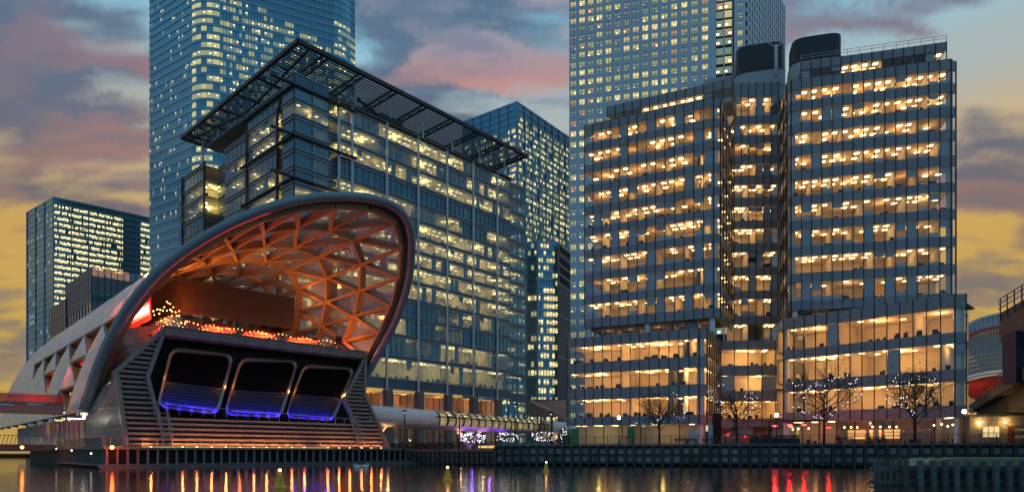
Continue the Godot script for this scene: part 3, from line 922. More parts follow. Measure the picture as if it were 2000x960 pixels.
func steel_tower() -> void:
	var c0 := plan(1456, 300)
	var un := Vector3(-4.2, 0, -1).normalized()
	var vn := Vector3(0.76, 0, -1).normalized()
	var up := Vector3.UP
	var root := thing("steel_clad_tower", "tall steel clad tower with a grid of square windows behind the corner block", "tower", c0)
	var ys := [-60.0, -43, -27, -11, 5.8, 22.8, 38.8, 54.8, 72, 89, 106, 124.6, 141.5, 160.4, 178.5, 198.4, 218.8, 239]
	var step := 20.6
	while ys[-1] < 820.0:
		ys.append(ys[-1] + step)
		step += 0.28
	var d_ref := -plan_on(1137, c0, un).z
	var box := {"n_each": 0, "steel": MB.new(), "dark": MB.new(), "cross": MB.new(), "spark": MB.new(), "recess": MB.new()}
	for i in 6: box["lit%d" % i] = MB.new()
	var left := plan_on(1112, c0, un)
	var n := toward_eye(un, c0, left)
	var top: float = hy(-75, d_ref)
	# column positions, in frame columns, along the front
	var cols := [1120.0, 1137.0, 1154, 1171, 1188.5, 1206, 1224, 1242, 1260.5, 1279, 1298, 1317, 1337, 1357, 1377.5]
	var fronts := []
	for px in cols: fronts.append([plan_on(px, c0, un), un, n, 1.28, 1.0])
	fronts.append([plan_on(1446, c0, un), un, n, 1.4, 1.0])
	var warm_row := FastNoiseLite.new()
	warm_row.seed = 9
	warm_row.frequency = 0.21
	for f in fronts.size():
		var q: Vector3 = fronts[f][0]
		for i in ys.size():
			var yc: float = hy(ys[i], d_ref)
			if yc < QUAY + 2.0: continue
			var hw: float = fronts[f][3]
			var hh := 1.25
			var h0 := q + up * (yc - hh) - n * 0.35
			var look := "lit5"
			var w := warm_row.get_noise_2d(f * 0.35, i * 2.2) * 0.8 + rng.randf_range(-0.35, 0.35)
			if w > 0.34: look = "lit3"
			elif w > 0.12: look = "lit2"
			elif w > -0.04: look = "lit1"
			elif w > -0.12: look = "lit4"
			elif w > -0.35: look = "lit0"
			var vis: bool = ys[i] > -8 and (ys[i] < 215.0 - (q.x - left.x) * 0.75 or f == 0)
			if vis and box.n_each < 300:
				box.n_each += 1
				var wm := MB.new()
				wm.quad(h0 - un * hw, h0 - un * hw + up * hh * 2, h0 + un * hw + up * hh * 2, h0 + un * hw)
				part(root, "window", wm, M.dim[int(look.substr(3))])
			else:
				(box[look] as MB).quad(h0 - un * hw, h0 - un * hw + up * hh * 2, h0 + un * hw + up * hh * 2, h0 + un * hw)
			box.cross.obox(q + up * yc - n * 0.25, un * 0.09, up * hh, n * 0.08)
			box.cross.obox(q + up * (yc - 0.55) - n * 0.25, un * hw, up * 0.08, n * 0.08)
			if (look == "lit3" or look == "lit2" or look == "lit4") and rng.randf() < 0.5:
				box.spark.obox(q + up * (yc - rng.randf_range(0.3, 0.9)) - un * rng.randf_range(-0.9, 0.9) - n * 0.2, un * 0.42, up * 0.28, n * 0.02)
			elif rng.randf() < 0.4:
				box.spark.obox(q + up * (yc - 1.1) - un * rng.randf_range(-0.9, 0.9) - n * 0.2, un * 0.42, up * 0.12, n * 0.02)
	# steel skin: verticals and horizontals round the openings, with a thin joint in the middle of each
	for f in range(cols.size() + 1):
		var x0: float = (1112.0 if f == 0 else cols[f - 1])
		var x1: float = (cols[f] if f < cols.size() else 1397.0)
		var a: Vector3 = plan_on(x0, c0, un) - un * (1.28 if f > 0 else 0.0)
		var b: Vector3 = plan_on(x1, c0, un) + un * (1.28 if f < cols.size() else 0.0)
		var mid := (a + b) * 0.5
		for side in [-1.0, 1.0]:
			var hx := (b - a) * 0.25
			box.steel.obox(mid + hx * side + up * (top + QUAY) * 0.5, hx * 0.96, up * (top - QUAY) * 0.5, n * 0.22)
	for i in ys.size() - 1:
		var ya: float = hy(ys[i], d_ref) - 1.25
		var yb: float = hy(ys[i + 1], d_ref) + 1.25
		for side in [-1.0, 1.0]:
			var hv := (ya - yb) * 0.25
			for seg in [[1112.0, 1397.0], [1437.0, 1456.0]]:
				var a2 := plan_on(seg[0], c0, un)
				var b2 := plan_on(seg[1], c0, un)
				box.steel.obox((a2 + b2) * 0.5 + up * ((ya + yb) * 0.5 + hv * side) - n * 0.03, (b2 - a2) * 0.5, up * maxf(hv * 0.93, 0.02), n * 0.2)
	for px in [1438.5, 1453.5]:
		box.steel.obox(plan_on(px, c0, un) + up * (top + QUAY) * 0.5, un * 0.65, up * (top - QUAY) * 0.5, n * 0.22)
	# notch: two recessed columns in shadow
	for i in ys.size():
		for px in [1408.0, 1424.0]:
			var q3 := plan_on(px, c0, un) - n * 5.0
			var yq: float = hy(ys[i], d_ref)
			var key: String = chance([["lit2", 0.25], ["lit4", 0.25], ["lit0", 0.5]])
			(box[key] as MB).quad(q3 - un * 1.6 + up * (yq - 1.6), q3 - un * 1.6 + up * (yq + 1.5), q3 + un * 1.6 + up * (yq + 1.5), q3 + un * 1.6 + up * (yq - 1.6))
			if rng.randf() < 0.6: box.spark.obox(q3 + up * (yq - 0.6) + n * 0.1 + un * rng.randf_range(-1, 1), un * 0.6, up * 0.4, n * 0.02)
	box.recess.quad(plan_on(1397, c0, un) - n * 5.2 + up * QUAY, plan_on(1397, c0, un) - n * 5.2 + up * top, plan_on(1437, c0, un) - n * 5.2 + up * top, plan_on(1437, c0, un) - n * 5.2 + up * QUAY)
	for px in [1397.5, 1416.0, 1433.0]:
		box.steel.obox(plan_on(px, c0, un) - n * (2.6 if px < 1400 else 4.9) + up * (top + QUAY) * 0.5, un * 0.3, up * (top - QUAY) * 0.5, n * (2.4 if px < 1400 else 0.2))
	box.recess.quad(plan_on(1112, c0, un) - n * 0.6 + up * QUAY, plan_on(1112, c0, un) - n * 0.6 + up * top, plan_on(1397, c0, un) - n * 0.6 + up * top, plan_on(1397, c0, un) - n * 0.6 + up * QUAY)
	box.recess.quad(plan_on(1437, c0, un) - n * 0.6 + up * QUAY, plan_on(1437, c0, un) - n * 0.6 + up * top, c0 - n * 0.6 + up * top, c0 - n * 0.6 + up * QUAY)
	# right flank, strongly foreshortened: alternating ribs and panes
	var far := plan_on(1532, c0, vn)
	var m := toward_eye(vn, c0, far)
	var fl := (far - c0).length()
	for c in 18:
		box.steel.obox(c0 + vn * fl * (c + 0.5) / 18.0 + vn * fl / 36.0 * 0.9 + up * (top + QUAY) * 0.5, vn * 0.85, up * (top - QUAY) * 0.5, m * 0.5)
	for i in ys.size() - 1:
		var yf: float = (hy(ys[i], d_ref) + hy(ys[i + 1], d_ref)) * 0.5
		box.steel.obox((c0 + far) * 0.5 + up * yf, (far - c0) * 0.5, up * 0.75, m * 0.35)
	box.dark.quad(c0 - m * 0.3 + up * QUAY, c0 - m * 0.3 + up * top, far - m * 0.3 + up * top, far - m * 0.3 + up * QUAY)
	for key in box:
		if box[key] is MB and (box[key] as MB).v.size() > 0:
			if key == "cross": part(root, "glazing_bar", box[key], M.dark, true)
			elif key == "recess": part(root, "core_wall", box[key], M.dark, true)
			else: part(root, {"steel": "cladding", "dark": "dark_window", "spark": "office_lamp"}.get(key, "lit_window"), box[key], M.spark_warm if key == "spark" else looks(key), true)

func plain_tower(called: String, label: String, px_corner: float, d: float, u: Vector3, v: Vector3, px_r: float, px_l: float, y_top: float, spec: Dictionary) -> void:
	var c0 := plan(px_corner, d)
	var un := u.normalized()
	var vn := v.normalized()
	var root := thing(called, label, "tower", c0)
	var lv := levels_from(y_top, 870, spec.step0, spec.step1, y_top, 700, d)
	var box := {"n_each": 0}
	var rr := plan_on(px_r, c0, un)
	var ll := plan_on(px_l, c0, vn)
	spec.n_lv = lv.size()
	tower_face(root, box, c0, rr, spec.cols_r, lv, spec.right)
	tower_face(root, box, ll, c0, spec.cols_l, lv, spec.left)
	# ribs
	var ribs := MB.new()
	var up := Vector3.UP
	for f in [[c0, rr, spec.ribs_r], [c0, ll, spec.ribs_l]]:
		var e: Vector3 = ((f[1] as Vector3) - (f[0] as Vector3))
		var n := toward_eye(e.normalized(), f[0], f[1])
		for i in (f[2] as int) + 1:
			ribs.obox((f[0] as Vector3) + e * float(i) / maxi(f[2], 1) + n * 0.2 + up * ((lv[0] + lv[-1]) * 0.5 as float), e.normalized() * 0.28, up * ((lv[-1] - lv[0]) * 0.5 + 0.4), n * 0.35)
	part(root, "facade_rib", ribs, M.blue_band, true)
	tower_commit(root, box)
	var roof := MB.new()
	var y: float = lv[-1]
	roof.slab([c0 + up * y, rr + up * y, rr + vn * 10 + up * y, ll + un * 10 + up * y, ll + up * y], up * 0.8)
	part(root, "roof", roof, M.blue_band)

func other_towers() -> void:
	# pale blue tower between the canopy and the steel tower
	var n_top := 4
	var mid_r := func(c: int, i: int, n: int) -> String:
		if i > 46 or rng.randf() < 0.0: return "dark"
		return chance([["lit1", 0.22], ["lit2", 0.26], ["lit0", 0.22], ["dark", 0.30]])
	var mid_l := func(c: int, i: int, n: int) -> String:
		if i > 44: return "dark"
		if c > n - 6 and i > 34: return chance([["lit4", 0.5], ["lit3", 0.3], ["dark", 0.2]])
		return chance([["lit1", 0.2], ["lit2", 0.2], ["lit4", 0.1], ["dark", 0.5]])
	plain_tower("glass_office_tower", "blue glass tower with an orange lit corner behind the slatted canopy", 1010, 330, Vector3(0.767, 0, -1), Vector3(-1.37, 0, -1), 1116, 905, 200, {"step0": 12.2, "step1": 14.5, "cols_r": 40, "cols_l": 30, "ribs_r": 8, "ribs_l": 6, "right": {"pick": mid_r, "sparks": 0.35, "spark_size": 0.36}, "left": {"pick": mid_l, "sparks": 0.4, "spark_size": 0.36}})
	# far tower on the left
	var far_r := func(c: int, i: int, n: int) -> String:
		if i > 37: return "dark"
		if c > n * 0.68 and c < n * 0.86 and i > 12: return "dark"
		return chance([["lit1", 0.34], ["lit2", 0.44], ["lit3", 0.10], ["dark", 0.12]])
	var far_l := func(_c: int, _i: int, _n: int) -> String:
		return chance([["dark", 0.9], ["lit5", 0.1]])
	plain_tower("far_office_tower", "distant blue office tower with rows of yellow lit windows at the far left", 104, 420, Vector3(1.07, 0, -1), Vector3(-1.35, 0, -1), 296, 52, 386, {"step0": 11.6, "step1": 12.6, "cols_r": 64, "cols_l": 14, "ribs_r": 6, "ribs_l": 3, "right": {"pick": far_r, "sparks": 0.85, "spark_size": 0.40}, "left": {"pick": far_l, "sparks": 0.0}})
	# slim tower
	var slim := func(c: int, i: int, n: int) -> String:
		if i > 17: return chance([["dark", 0.8], ["lit2", 0.2]])
		return chance([["lit2", 0.35], ["lit3", 0.32], ["lit4", 0.1], ["dark", 0.23]])
	var slim_l := func(_c: int, i: int, _n: int) -> String:
		return chance([["lit1", 0.3], ["lit3", 0.2], ["dark", 0.5]]) if i % 3 else "dark"
	plain_tower("slim_glass_tower", "slim glass tower with a dark louvred side between two office blocks", 1050, 240, Vector3(4.0, 0, -1), Vector3(-3.0, 0, -1), 1090, 1030, 474, {"step0": 14.0, "step1": 17.0, "cols_r": 7, "cols_l": 3, "ribs_r": 1, "ribs_l": 1, "right": {"pick": slim, "sparks": 0.6, "spark_size": 0.28}, "left": {"pick": slim_l, "sparks": 0.5, "spark_size": 0.28}})
	var up := Vector3.UP
	var slim_root: Node3D = get_node("slim_glass_tower")
	var sa := plan(1090.5, 239.0)
	var sb := plan(1114, 252)
	var sn := toward_eye((sb - sa).normalized(), sa, sb)
	var side := MB.new()
	side.quad(sa + up * QUAY, sa + up * hy(474, 239), sb + up * hy(474, 239), sb + up * QUAY)
	part(slim_root, "side_wall", side, mat(0.05, 0.06, 0.07, 0.4))
	for y in [492.0, 514, 532, 550]:
		piece(slim_root, "louvre_panel", M.black, sa.lerp(sb, 0.55) + up * hy(y, 245) + sn * 0.1, (sb - sa) * 0.8, up * 2.0, sn * 0.12)
	for y in [482.0, 502, 523, 541, 560, 620, 700]:
		piece(slim_root, "side_trim", M.alu, sa.lerp(sb, 0.5) + up * hy(y, 245) + sn * 0.12, (sb - sa) * 0.98, up * 0.35, sn * 0.14)
	piece(slim_root, "entrance_canopy", M.concrete, plan(1064, 236) + up * hy(797, 236), Vector3(11, 0, 0), up * 6.0, Vector3(0, 0, 3))
	# low grey block in front of the far tower
	var low_root := thing("low_grey_block", "low grey panelled block showing above the white hall roof", "building", plan(178, 260))
	var k := kit()
	var lc0 := plan(178, 260)
	var lu := Vector3(1.0, 0, -1)
	var lv := Vector3(-0.98, 0, -1)
	var gm := [grained(mat(0.16, 0.19, 0.23, 0.5), M.mottle, 0.1), grained(mat(0.145, 0.175, 0.215, 0.5), M.mottle, 0.12)]
	var dim := {"panels": gm, "glass": M.blue_glass, "lit": 0.4, "energy": 30.0, "depth": 6.0, "blinds": 0.0, "screens": 0.0, "desks": 0.0, "lamps": false, "mullion": 0.12}
	curtain(low_root, k, lc0, plan_on(300, lc0, lu), 10, bands_from([540.0, 572, 590, 640, 660, 720], 262), dim)
	curtain(low_root, k, lc0, plan_on(300, lc0, lu), 10, [[hy(540, 262), hy(524, 262), "w"]], dim.merged({"lit": 0.9, "energy": 40.0}, true))
	curtain(low_root, k, plan_on(127, lc0, lv), lc0, 9, bands_from([522.0, 545, 545.5, 568, 569, 592, 612, 660], 262), dim)
	curtain(low_root, k, plan_on(96, lc0, lv) + Vector3(1.5, 0, 2), plan_on(127, lc0, lv) + Vector3(1.5, 0, 2), 6, bands_from([566.0, 600, 601, 625, 642, 690], 275), dim.merged({"panels": [mat(0.07, 0.08, 0.13, 0.4)]}, true))
	commit(low_root, k, {"panel": gm[0], "glass": M.blue_glass})

# ---------------------------------------------------------------- the hall on the water
var ho := Vector3.ZERO
var hu := Vector3(0.961, 0, -1).normalized()
var hv := Vector3(-0.93, 0, -1).normalized()
const DECK := 2.55

func H(s: float, t: float, h: float) -> Vector3:
	return ho + hu * s + hv * t + Vector3.UP * h

# a frame point on the battered end wall (off = metres behind it)
func wall_at(px: float, py: float, off := 0.0) -> Vector3:
	var rise := hv * 4.0 + Vector3.UP * 15.7
	return on_plane(px, py, H(0, 2.0 + off, 2.6), hu.cross(rise).normalized())

func at_height(line: Array, h: float) -> Vector3:
	for i in line.size() - 1:
		var a: Vector3 = line[i]
		var b: Vector3 = line[i + 1]
		if (h >= a.y and h <= b.y) or i == line.size() - 2:
			return a.lerp(b, clampf((h - a.y) / (b.y - a.y), 0.0, 1.0))
	return line[0]

func pillow(mb: MB, a: Vector3, b: Vector3, c: Vector3, out: Vector3, swell: float, n := 6) -> void:
	var grid := {}
	for i in n + 1:
		for j in n + 1 - i:
			var x := float(i) / n
			var y := float(j) / n
			var z := 1.0 - x - y
			var f := pow(maxf(27.0 * x * y * z, 0.0), 0.7) * swell
			grid[Vector2i(i, j)] = a * z + b * x + c * y + out * f
	var norm := {}
	for i in n + 1:
		for j in n + 1 - i:
			var p: Vector3 = grid[Vector2i(i, j)]
			var acc := Vector3.ZERO
			for o in [[Vector2i(1, 0), Vector2i(0, 1)], [Vector2i(-1, 0), Vector2i(0, -1)], [Vector2i(0, 1), Vector2i(-1, 1)], [Vector2i(1, -1), Vector2i(1, 0)], [Vector2i(-1, 1), Vector2i(-1, 0)], [Vector2i(0, -1), Vector2i(1, -1)]]:
				if grid.has(Vector2i(i, j) + o[0]) and grid.has(Vector2i(i, j) + o[1]):
					var k: Vector3 = (grid[Vector2i(i, j) + o[0]] - p).cross(grid[Vector2i(i, j) + o[1]] - p)
					acc += k if k.dot(out) > 0 else -k
			norm[Vector2i(i, j)] = acc.normalized()
	for i in n:
		for j in n - i:
			var q := [Vector2i(i, j), Vector2i(i + 1, j), Vector2i(i, j + 1), Vector2i(i + 1, j + 1)]
			mb.tri_n(grid[q[0]], grid[q[2]], grid[q[1]], norm[q[0]], norm[q[2]], norm[q[1]])
			if grid.has(q[3]): mb.tri_n(grid[q[1]], grid[q[2]], grid[q[3]], norm[q[1]], norm[q[2]], norm[q[3]])

func spline(pts: Array, n: int) -> Array:
	# equal steps of arc length along a smooth curve through pts
	var fine := []
	for i in pts.size() - 1:
		var p0: Vector3 = pts[maxi(i - 1, 0)]
		var p3: Vector3 = pts[mini(i + 2, pts.size() - 1)]
		for k in 12:
			fine.append((pts[i] as Vector3).cubic_interpolate(pts[i + 1], p0, p3, k / 12.0))
	fine.append(pts[-1])
	var total := 0.0
	for i in fine.size() - 1: total += (fine[i + 1] - fine[i]).length()
	var out := [fine[0]]
	var run := 0.0
	var want := total / n
	for i in fine.size() - 1:
		var seg: float = (fine[i + 1] - fine[i]).length()
		while run + seg >= want * out.size() - 1e-4 and out.size() < n:
			out.append((fine[i] as Vector3).lerp(fine[i + 1], (want * out.size() - run) / seg))
		run += seg
	out.append(fine[-1])
	return out

func hall() -> void:
	var up := Vector3.UP
	ho = plan(205, 80)
	var root := thing("waterside_hall", "long hall on the water under a curved timber lattice roof with pale air cushions", "building", H(20, 20, DECK))
	hall_roof(root)
	hall_end(root)
	hall_terrace(root)
	# long side under the cushions: columns and lit rooms
	var k := kit()
	var a := H(4.0, 16.0, 0)
	var b := H(4.0, 100.0, 0)
	curtain(root, k, b, a, 26, [[DECK, 4.3, "w"], [4.3, 5.3, "s"], [5.3, 7.0, "w"]], {"panels": [mat(0.10, 0.035, 0.03, 0.6)], "lit": 0.5, "energy": 10.0, "depth": 4.0, "blinds": 0.1, "screens": 0.0, "colour": Color(1.0, 0.86, 0.45), "lamp_share": 0.5})
	commit(root, k)
	for i in 22:
		piece(root, "column", M.white_panel, H(2.8, 17.0 + i * 3.7, (DECK + 7.2) * 0.5), hu * 0.45, up * (7.2 - DECK), hv * 0.45)

func hall_roof(root: Node3D) -> void:
	var up := Vector3.UP
	var lean := (up - hv * 0.8)
	var q := H(41, 8, 15)
	var kn := hu.cross(lean).normalized()
	var raw := []
	for p in [[165, 800], [177, 760], [195, 708], [222, 648], [257, 590], [302, 536], [352, 494], [410, 457], [470, 427], [530, 405], [590, 391], [640, 386], [700, 387], [745, 396], [774, 411], [791, 434], [799, 466], [799, 500], [795, 540], [784, 585], [767, 630], [744, 675], [718, 722], [700, 752]]:
		raw.append(on_plane(p[0], p[1], q, kn))
	var total := 0.0
	for i in raw.size() - 1: total += ((raw[i + 1] as Vector3) - (raw[i] as Vector3)).length()
	var n := 17
	var rim := spline(raw, n)
	var cell := 12.0
	var cells := 8
	var centre := Vector3.ZERO
	for p in rim: centre += p / rim.size()
	# outward directions
	var outs := []
	for i in n + 1:
		var tan: Vector3 = (rim[mini(i + 1, n)] - rim[maxi(i - 1, 0)]).normalized()
		var o := tan.cross(hv).normalized()
		if o.dot(rim[i] - centre) < 0: o = -o
		outs.append(o)
	# edge tube and dark fascia
	var fine := spline(raw, 90)
	var tube := MB.new()
	var pv := PackedVector3Array()
	var pr := PackedFloat32Array()
	for p in fine:
		pv.append(p - hv * 0.6)
		pr.append(0.62)
	tube.tube(pv, pr, 16)
	part(root, "roof_edge_tube", tube, M.rim_tube)
	var fascia := MB.new()
	for i in fine.size() - 1:
		var t2: Vector3 = (fine[i + 1] - fine[i]).normalized()
		var o2 := t2.cross(hv).normalized()
		if o2.dot(fine[i] - centre) < 0: o2 = -o2
		var p0: Vector3 = fine[i]
		var p1: Vector3 = fine[i + 1]
		fascia.quad(p0 + o2 * 0.25 - hv * 0.3, p0 + o2 * 0.45 + hv * 1.7, p1 + o2 * 0.45 + hv * 1.7, p1 + o2 * 0.25 - hv * 0.3)
		fascia.quad(p0 - o2 * 0.55 - hv * 0.3, p0 - o2 * 0.55 + hv * 1.2, p1 - o2 * 0.55 + hv * 1.2, p1 - o2 * 0.55 - hv * 0.3)
		fascia.quad(p0 + o2 * 0.25 - hv * 0.3, p0 - o2 * 0.55 - hv * 0.3, p1 - o2 * 0.55 - hv * 0.3, p1 + o2 * 0.25 - hv * 0.3)
	part(root, "roof_fascia", fascia, M.fascia)
	var led := MB.new()
	for i in range(12, 38):
		led.bar(fine[i] - (outs[clampi(i * n / 90, 0, n)] as Vector3) * 0.62 - hv * 0.2, fine[i + 1] - (outs[clampi((i + 1) * n / 90, 0, n)] as Vector3) * 0.62 - hv * 0.2, 0.07, 0.07)
	part(root, "red_light_strip", led, glow(1.0, 0.06, 0.05, 0.6))
	# lattice and skins
	var node := func(i: int, j: int) -> Vector3: return (rim[i] as Vector3) + hv * (0.9 + cell * j)
	var edges := {}
	var rest_beam := MB.new()
	var rest_skin := MB.new()
	var rest_clear := MB.new()
	var n_beam := 0
	var n_skin := 0
	for j in cells:
		for i in n:
			var d_t: float = ((rim[i + 1] as Vector3) - (rim[i] as Vector3)).dot(hv)
			var flip := d_t > 0.6 or (absf(d_t) <= 0.6 and i % 2 == 0)
			var tris := []
			var a := Vector2i(i, j)
			var b := Vector2i(i + 1, j)
			var c := Vector2i(i, j + 1)
			var d := Vector2i(i + 1, j + 1)
			if flip: tris = [[a, b, c], [b, d, c]]
			else: tris = [[a, b, d], [a, d, c]]
			for t in 2:
				var tr: Array = tris[t]
				var on_upper := 0
				for x in tr:
					if x.x == i + 1: on_upper += 1
				for e in 3:
					var e0: Vector2i = tr[e]
					var e1: Vector2i = tr[(e + 1) % 3]
					var key := [e0, e1] if (e0.x < e1.x or (e0.x == e1.x and e0.y < e1.y)) else [e1, e0]
					edges[key] = true
				var open := (i == 2 and on_upper == 2 and j >= 0 and j <= 5) or (i == 1 and j in [1, 3] and on_upper == 2) or (i == 0 and j == 1)
				if open: continue
				var pa: Vector3 = node.call(tr[0].x, tr[0].y)
				var pb: Vector3 = node.call(tr[1].x, tr[1].y)
				var pc: Vector3 = node.call(tr[2].x, tr[2].y)
				var out: Vector3 = (pb - pa).cross(pc - pa).normalized()
				if out.dot(outs[i]) < 0: out = -out
				if i < 9:
					var m := MB.new()
					var near := n_skin < 300
					pillow(m if near else rest_skin, pa, pb, pc, out, 0.30, 6 if j < 6 else 4)
					if near:
						n_skin += 1
						part(root, "roof_cushion", m, M.etfe)
				else:
					var m2 := MB.new()
					if j < 6:
						m2.tri(pa, pc, pb)
						part(root, "roof_pane", m2, M.etfe_clear)
					else: rest_clear.tri(pa, pc, pb)
	var keys := edges.keys()
	keys.sort_custom(func(x, y): return x[0].y * 100 + x[0].x < y[0].y * 100 + y[0].x)
	for key in keys:
		var i0: int = key[0].x
		var p0: Vector3 = node.call(key[0].x, key[0].y)
		var p1: Vector3 = node.call(key[1].x, key[1].y)
		var o: Vector3 = ((outs[key[0].x] as Vector3) + (outs[key[1].x] as Vector3)).normalized()
		var c := (p0 + p1) * 0.5 - o * 0.68
		var ax := p1 - p0
		var side := ax.cross(o).normalized()
		var oo := side.cross(ax).normalized()
		if key[0].x == 0 and key[1].x == 0:
			piece(root, "eaves_edge", M.white_panel, (p0 + p1) * 0.5, ax, oo * 0.3, side * 0.3)
		elif n_beam < 300:
			n_beam += 1
			piece(root, "timber_beam", M.timber[rng.randi() % 2], c, ax, oo * 1.15, side * 0.50)
		else:
			rest_beam.obox(c, ax * 0.5, oo * 0.57, side * 0.25)
	part(root, "timber_beam", rest_beam, M.timber[0], true)
	if rest_skin.v.size(): part(root, "roof_cushion", rest_skin, M.etfe, true)
	part(root, "roof_pane", rest_clear, M.etfe_clear, true)
	# steel node plates where beams meet, nearest rows
	for j in 3:
		for i in range(5, n + 1):
			var o3: Vector3 = outs[i]
			piece(root, "beam_node", M.iron, (node.call(i, j) as Vector3) - o3 * 0.75, hu * 0.5, o3 * 0.75, o3.cross(hu) * 0.5)
	# grey louvred triangle in the crown
	var vent := MB.new()
	var va: Vector3 = node.call(11, 1)
	var vb: Vector3 = node.call(12, 1)
	var vc: Vector3 = node.call(12, 2)
	for s in 12:
		var f := (s + 0.5) / 12.0
		vent.bar(va.lerp(vc, f) - (outs[11] as Vector3) * 0.3, vb.lerp(vc, f) - (outs[12] as Vector3) * 0.3, 0.12, 0.2)
	part(root, "roof_vent", vent, M.alu, true)

func hall_end(root: Node3D) -> void:
	var up := Vector3.UP
	var clad: Array = M.cladding
	var wn := hu.cross(hv * 4.0 + up * 15.7).normalized()
	if wn.dot(H(0, 10, 5) - H(0, 0, 5)) > 0: wn = -wn   # outward
	var lo := [wall_at(246, 871), wall_at(226, 735), wall_at(219, 731), wall_at(318, 645)]
	var li := [wall_at(320, 871), wall_at(286, 737), wall_at(316, 655)]
	var ro := [wall_at(758, 876), wall_at(710, 772), wall_at(712, 696)]
	var ri := [wall_at(695, 833), wall_at(670, 782), wall_at(708, 705)]
	# dark back of the recess, behind louvres and portholes
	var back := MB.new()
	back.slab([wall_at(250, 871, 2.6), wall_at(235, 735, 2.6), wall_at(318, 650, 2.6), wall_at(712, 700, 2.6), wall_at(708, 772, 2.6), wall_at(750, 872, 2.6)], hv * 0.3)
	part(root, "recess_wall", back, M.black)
	# louvre slats
	var h := 2.95
	var step_top := 6.7
	while h < 17.2:
		var l0 := at_height(lo, h)
		var l1 := at_height(li, h)
		var r0 := at_height(ri, h)
		var r1 := at_height(ro, h)
		var spans := [[l0, r1]] if h < step_top else [[l0, l1], [r0, r1]]
		for sp in spans:
			var a: Vector3 = sp[0]
			var b: Vector3 = sp[1]
			if (b - a).dot(hu) < 0.4: continue
			var cuts := 5 if h < step_top else 1
			for c in cuts:
				var p := a.lerp(b, float(c) / cuts)
				var q := a.lerp(b, float(c + 1) / cuts)
				piece(root, "louvre_slat", M.slat, (p + q) * 0.5, (q - p) * 0.997, up * 0.30 + wn * 0.06, wn * 0.40)
		h += 0.66
	# pale edges of the piers
	for e in [[lo[0], lo[1]], [lo[2], lo[3]], [li[1], li[0] + (li[1] - li[0]) * 0.35], [li[1], li[2]], [ro[0], ro[1]], [ro[1], ro[2]], [ri[0], ri[1]], [ri[1], ri[2]]]:
		var a2: Vector3 = e[0]
		var b2: Vector3 = e[1]
		var ax := b2 - a2
		var sd := ax.cross(wn).normalized()
		piece(root, "pier_edge", clad[0], (a2 + b2) * 0.5 + wn * 0.12, ax * 1.01, sd * 0.5, wn * 0.62)
	# parapet: panels along the terrace edge
	var pl := wall_at(318, 643)
	var pr := wall_at(713, 692)
	var n := 22
	for i in n:
		var a3 := pl.lerp(pr, float(i) / n)
		var b3 := pl.lerp(pr, float(i + 1) / n)
		piece(root, "parapet_panel", clad[i % 2], (a3 + b3) * 0.5 - up * 0.42 + wn * 0.1, (b3 - a3) * 0.985, up * 1.0, wn * 1.1)
	piece(root, "parapet_cap", clad[0], (pl + pr) * 0.5 + up * 0.22 + wn * 0.05, (pr - pl) * 1.004, up * 0.14, wn * 1.4)
	# left return wall, six courses of metal panels
	var outer := [[165.0, 872.0, 9.0], [165, 842, 9.0], [171, 806, 9.5], [186, 766, 9.0], [202, 722, 8.0], [221, 680, 7.0], [243, 640, 5.5]]
	var inner := [[246.0, 871.0], [240, 829], [234, 788], [227, 738], [258, 697], [290, 668], [317, 633]]
	for i in 6:
		var o0 := wall_at(outer[i][0], outer[i][1], outer[i][2])
		var o1 := wall_at(outer[i + 1][0], outer[i + 1][1], outer[i + 1][2])
		var i0 := wall_at(inner[i][0], inner[i][1], 0.0)
		var i1 := wall_at(inner[i + 1][0], inner[i + 1][1], 0.0)
		for half in 2:
			var f0 := half * 0.5
			var f1 := f0 + 0.497
			var m := MB.new()
			var a4 := o0.lerp(i0, f0)
			var b4 := o0.lerp(i0, f1)
			var c4 := o1.lerp(i1, f1)
			var d4 := o1.lerp(i1, f0)
			var gap := (d4 - a4).normalized() * 0.05
			m.slab([a4 + gap, d4 - gap, c4 - gap, b4 + gap], hv * 0.25)
			part(root, "wall_panel", m, clad[(i + half) % 2])
	# portholes
	var holes := [[[330, 680], [454, 694], [423, 812], [302, 797]], [[466, 700], [580, 706], [546, 818], [433, 812]], [[589, 713], [690, 720], [648, 824], [552, 817]]]
	var frame_mat := mat(0.24, 0.20, 0.16, 0.34, 0.8)
	var screen := grained(mat(0.05, 0.05, 0.065, 0.5, 0.0, 0.3), M.streak, 0.4)
	for hole in holes:
		var c := []
		for p in hole: c.append(wall_at(p[0], p[1], 1.0))
		var path := []
		for i in 4:
			var prev: Vector3 = c[(i + 3) % 4]
			var cur: Vector3 = c[i]
			var nxt: Vector3 = c[(i + 1) % 4]
			var rr := 1.5
			var s := cur + (prev - cur).normalized() * rr
			var t := cur + (nxt - cur).normalized() * rr
			for k in 7:
				var f := k / 6.0
				path.append(s * (1 - f) * (1 - f) + cur * 2 * f * (1 - f) + t * f * f)
		var fr := MB.new()
		var pc := Vector3.ZERO
		for p in path: pc += p / path.size()
		for i in path.size():
			var p0: Vector3 = path[i]
			var p1: Vector3 = path[(i + 1) % path.size()]
			var q0 := p0 + (pc - p0).normalized() * 0.46
			var q1 := p1 + (pc - p1).normalized() * 0.46
			var f0 := wn * 0.55
			fr.quad(p0 + f0, p1 + f0, q1 + f0 * 0.6, q0 + f0 * 0.6)
			fr.quad(p0, p1, p1 + f0, p0 + f0)
			fr.quad(q0 - wn * 0.4, q0 + f0 * 0.6, q1 + f0 * 0.6, q1 - wn * 0.4)
		var frame := part(root, "porthole_frame", fr, frame_mat)
		var panel := MB.new()
		var lower := MB.new()
		var split := 0.55
		var ml: Vector3 = (c[0] as Vector3).lerp(c[3], split)
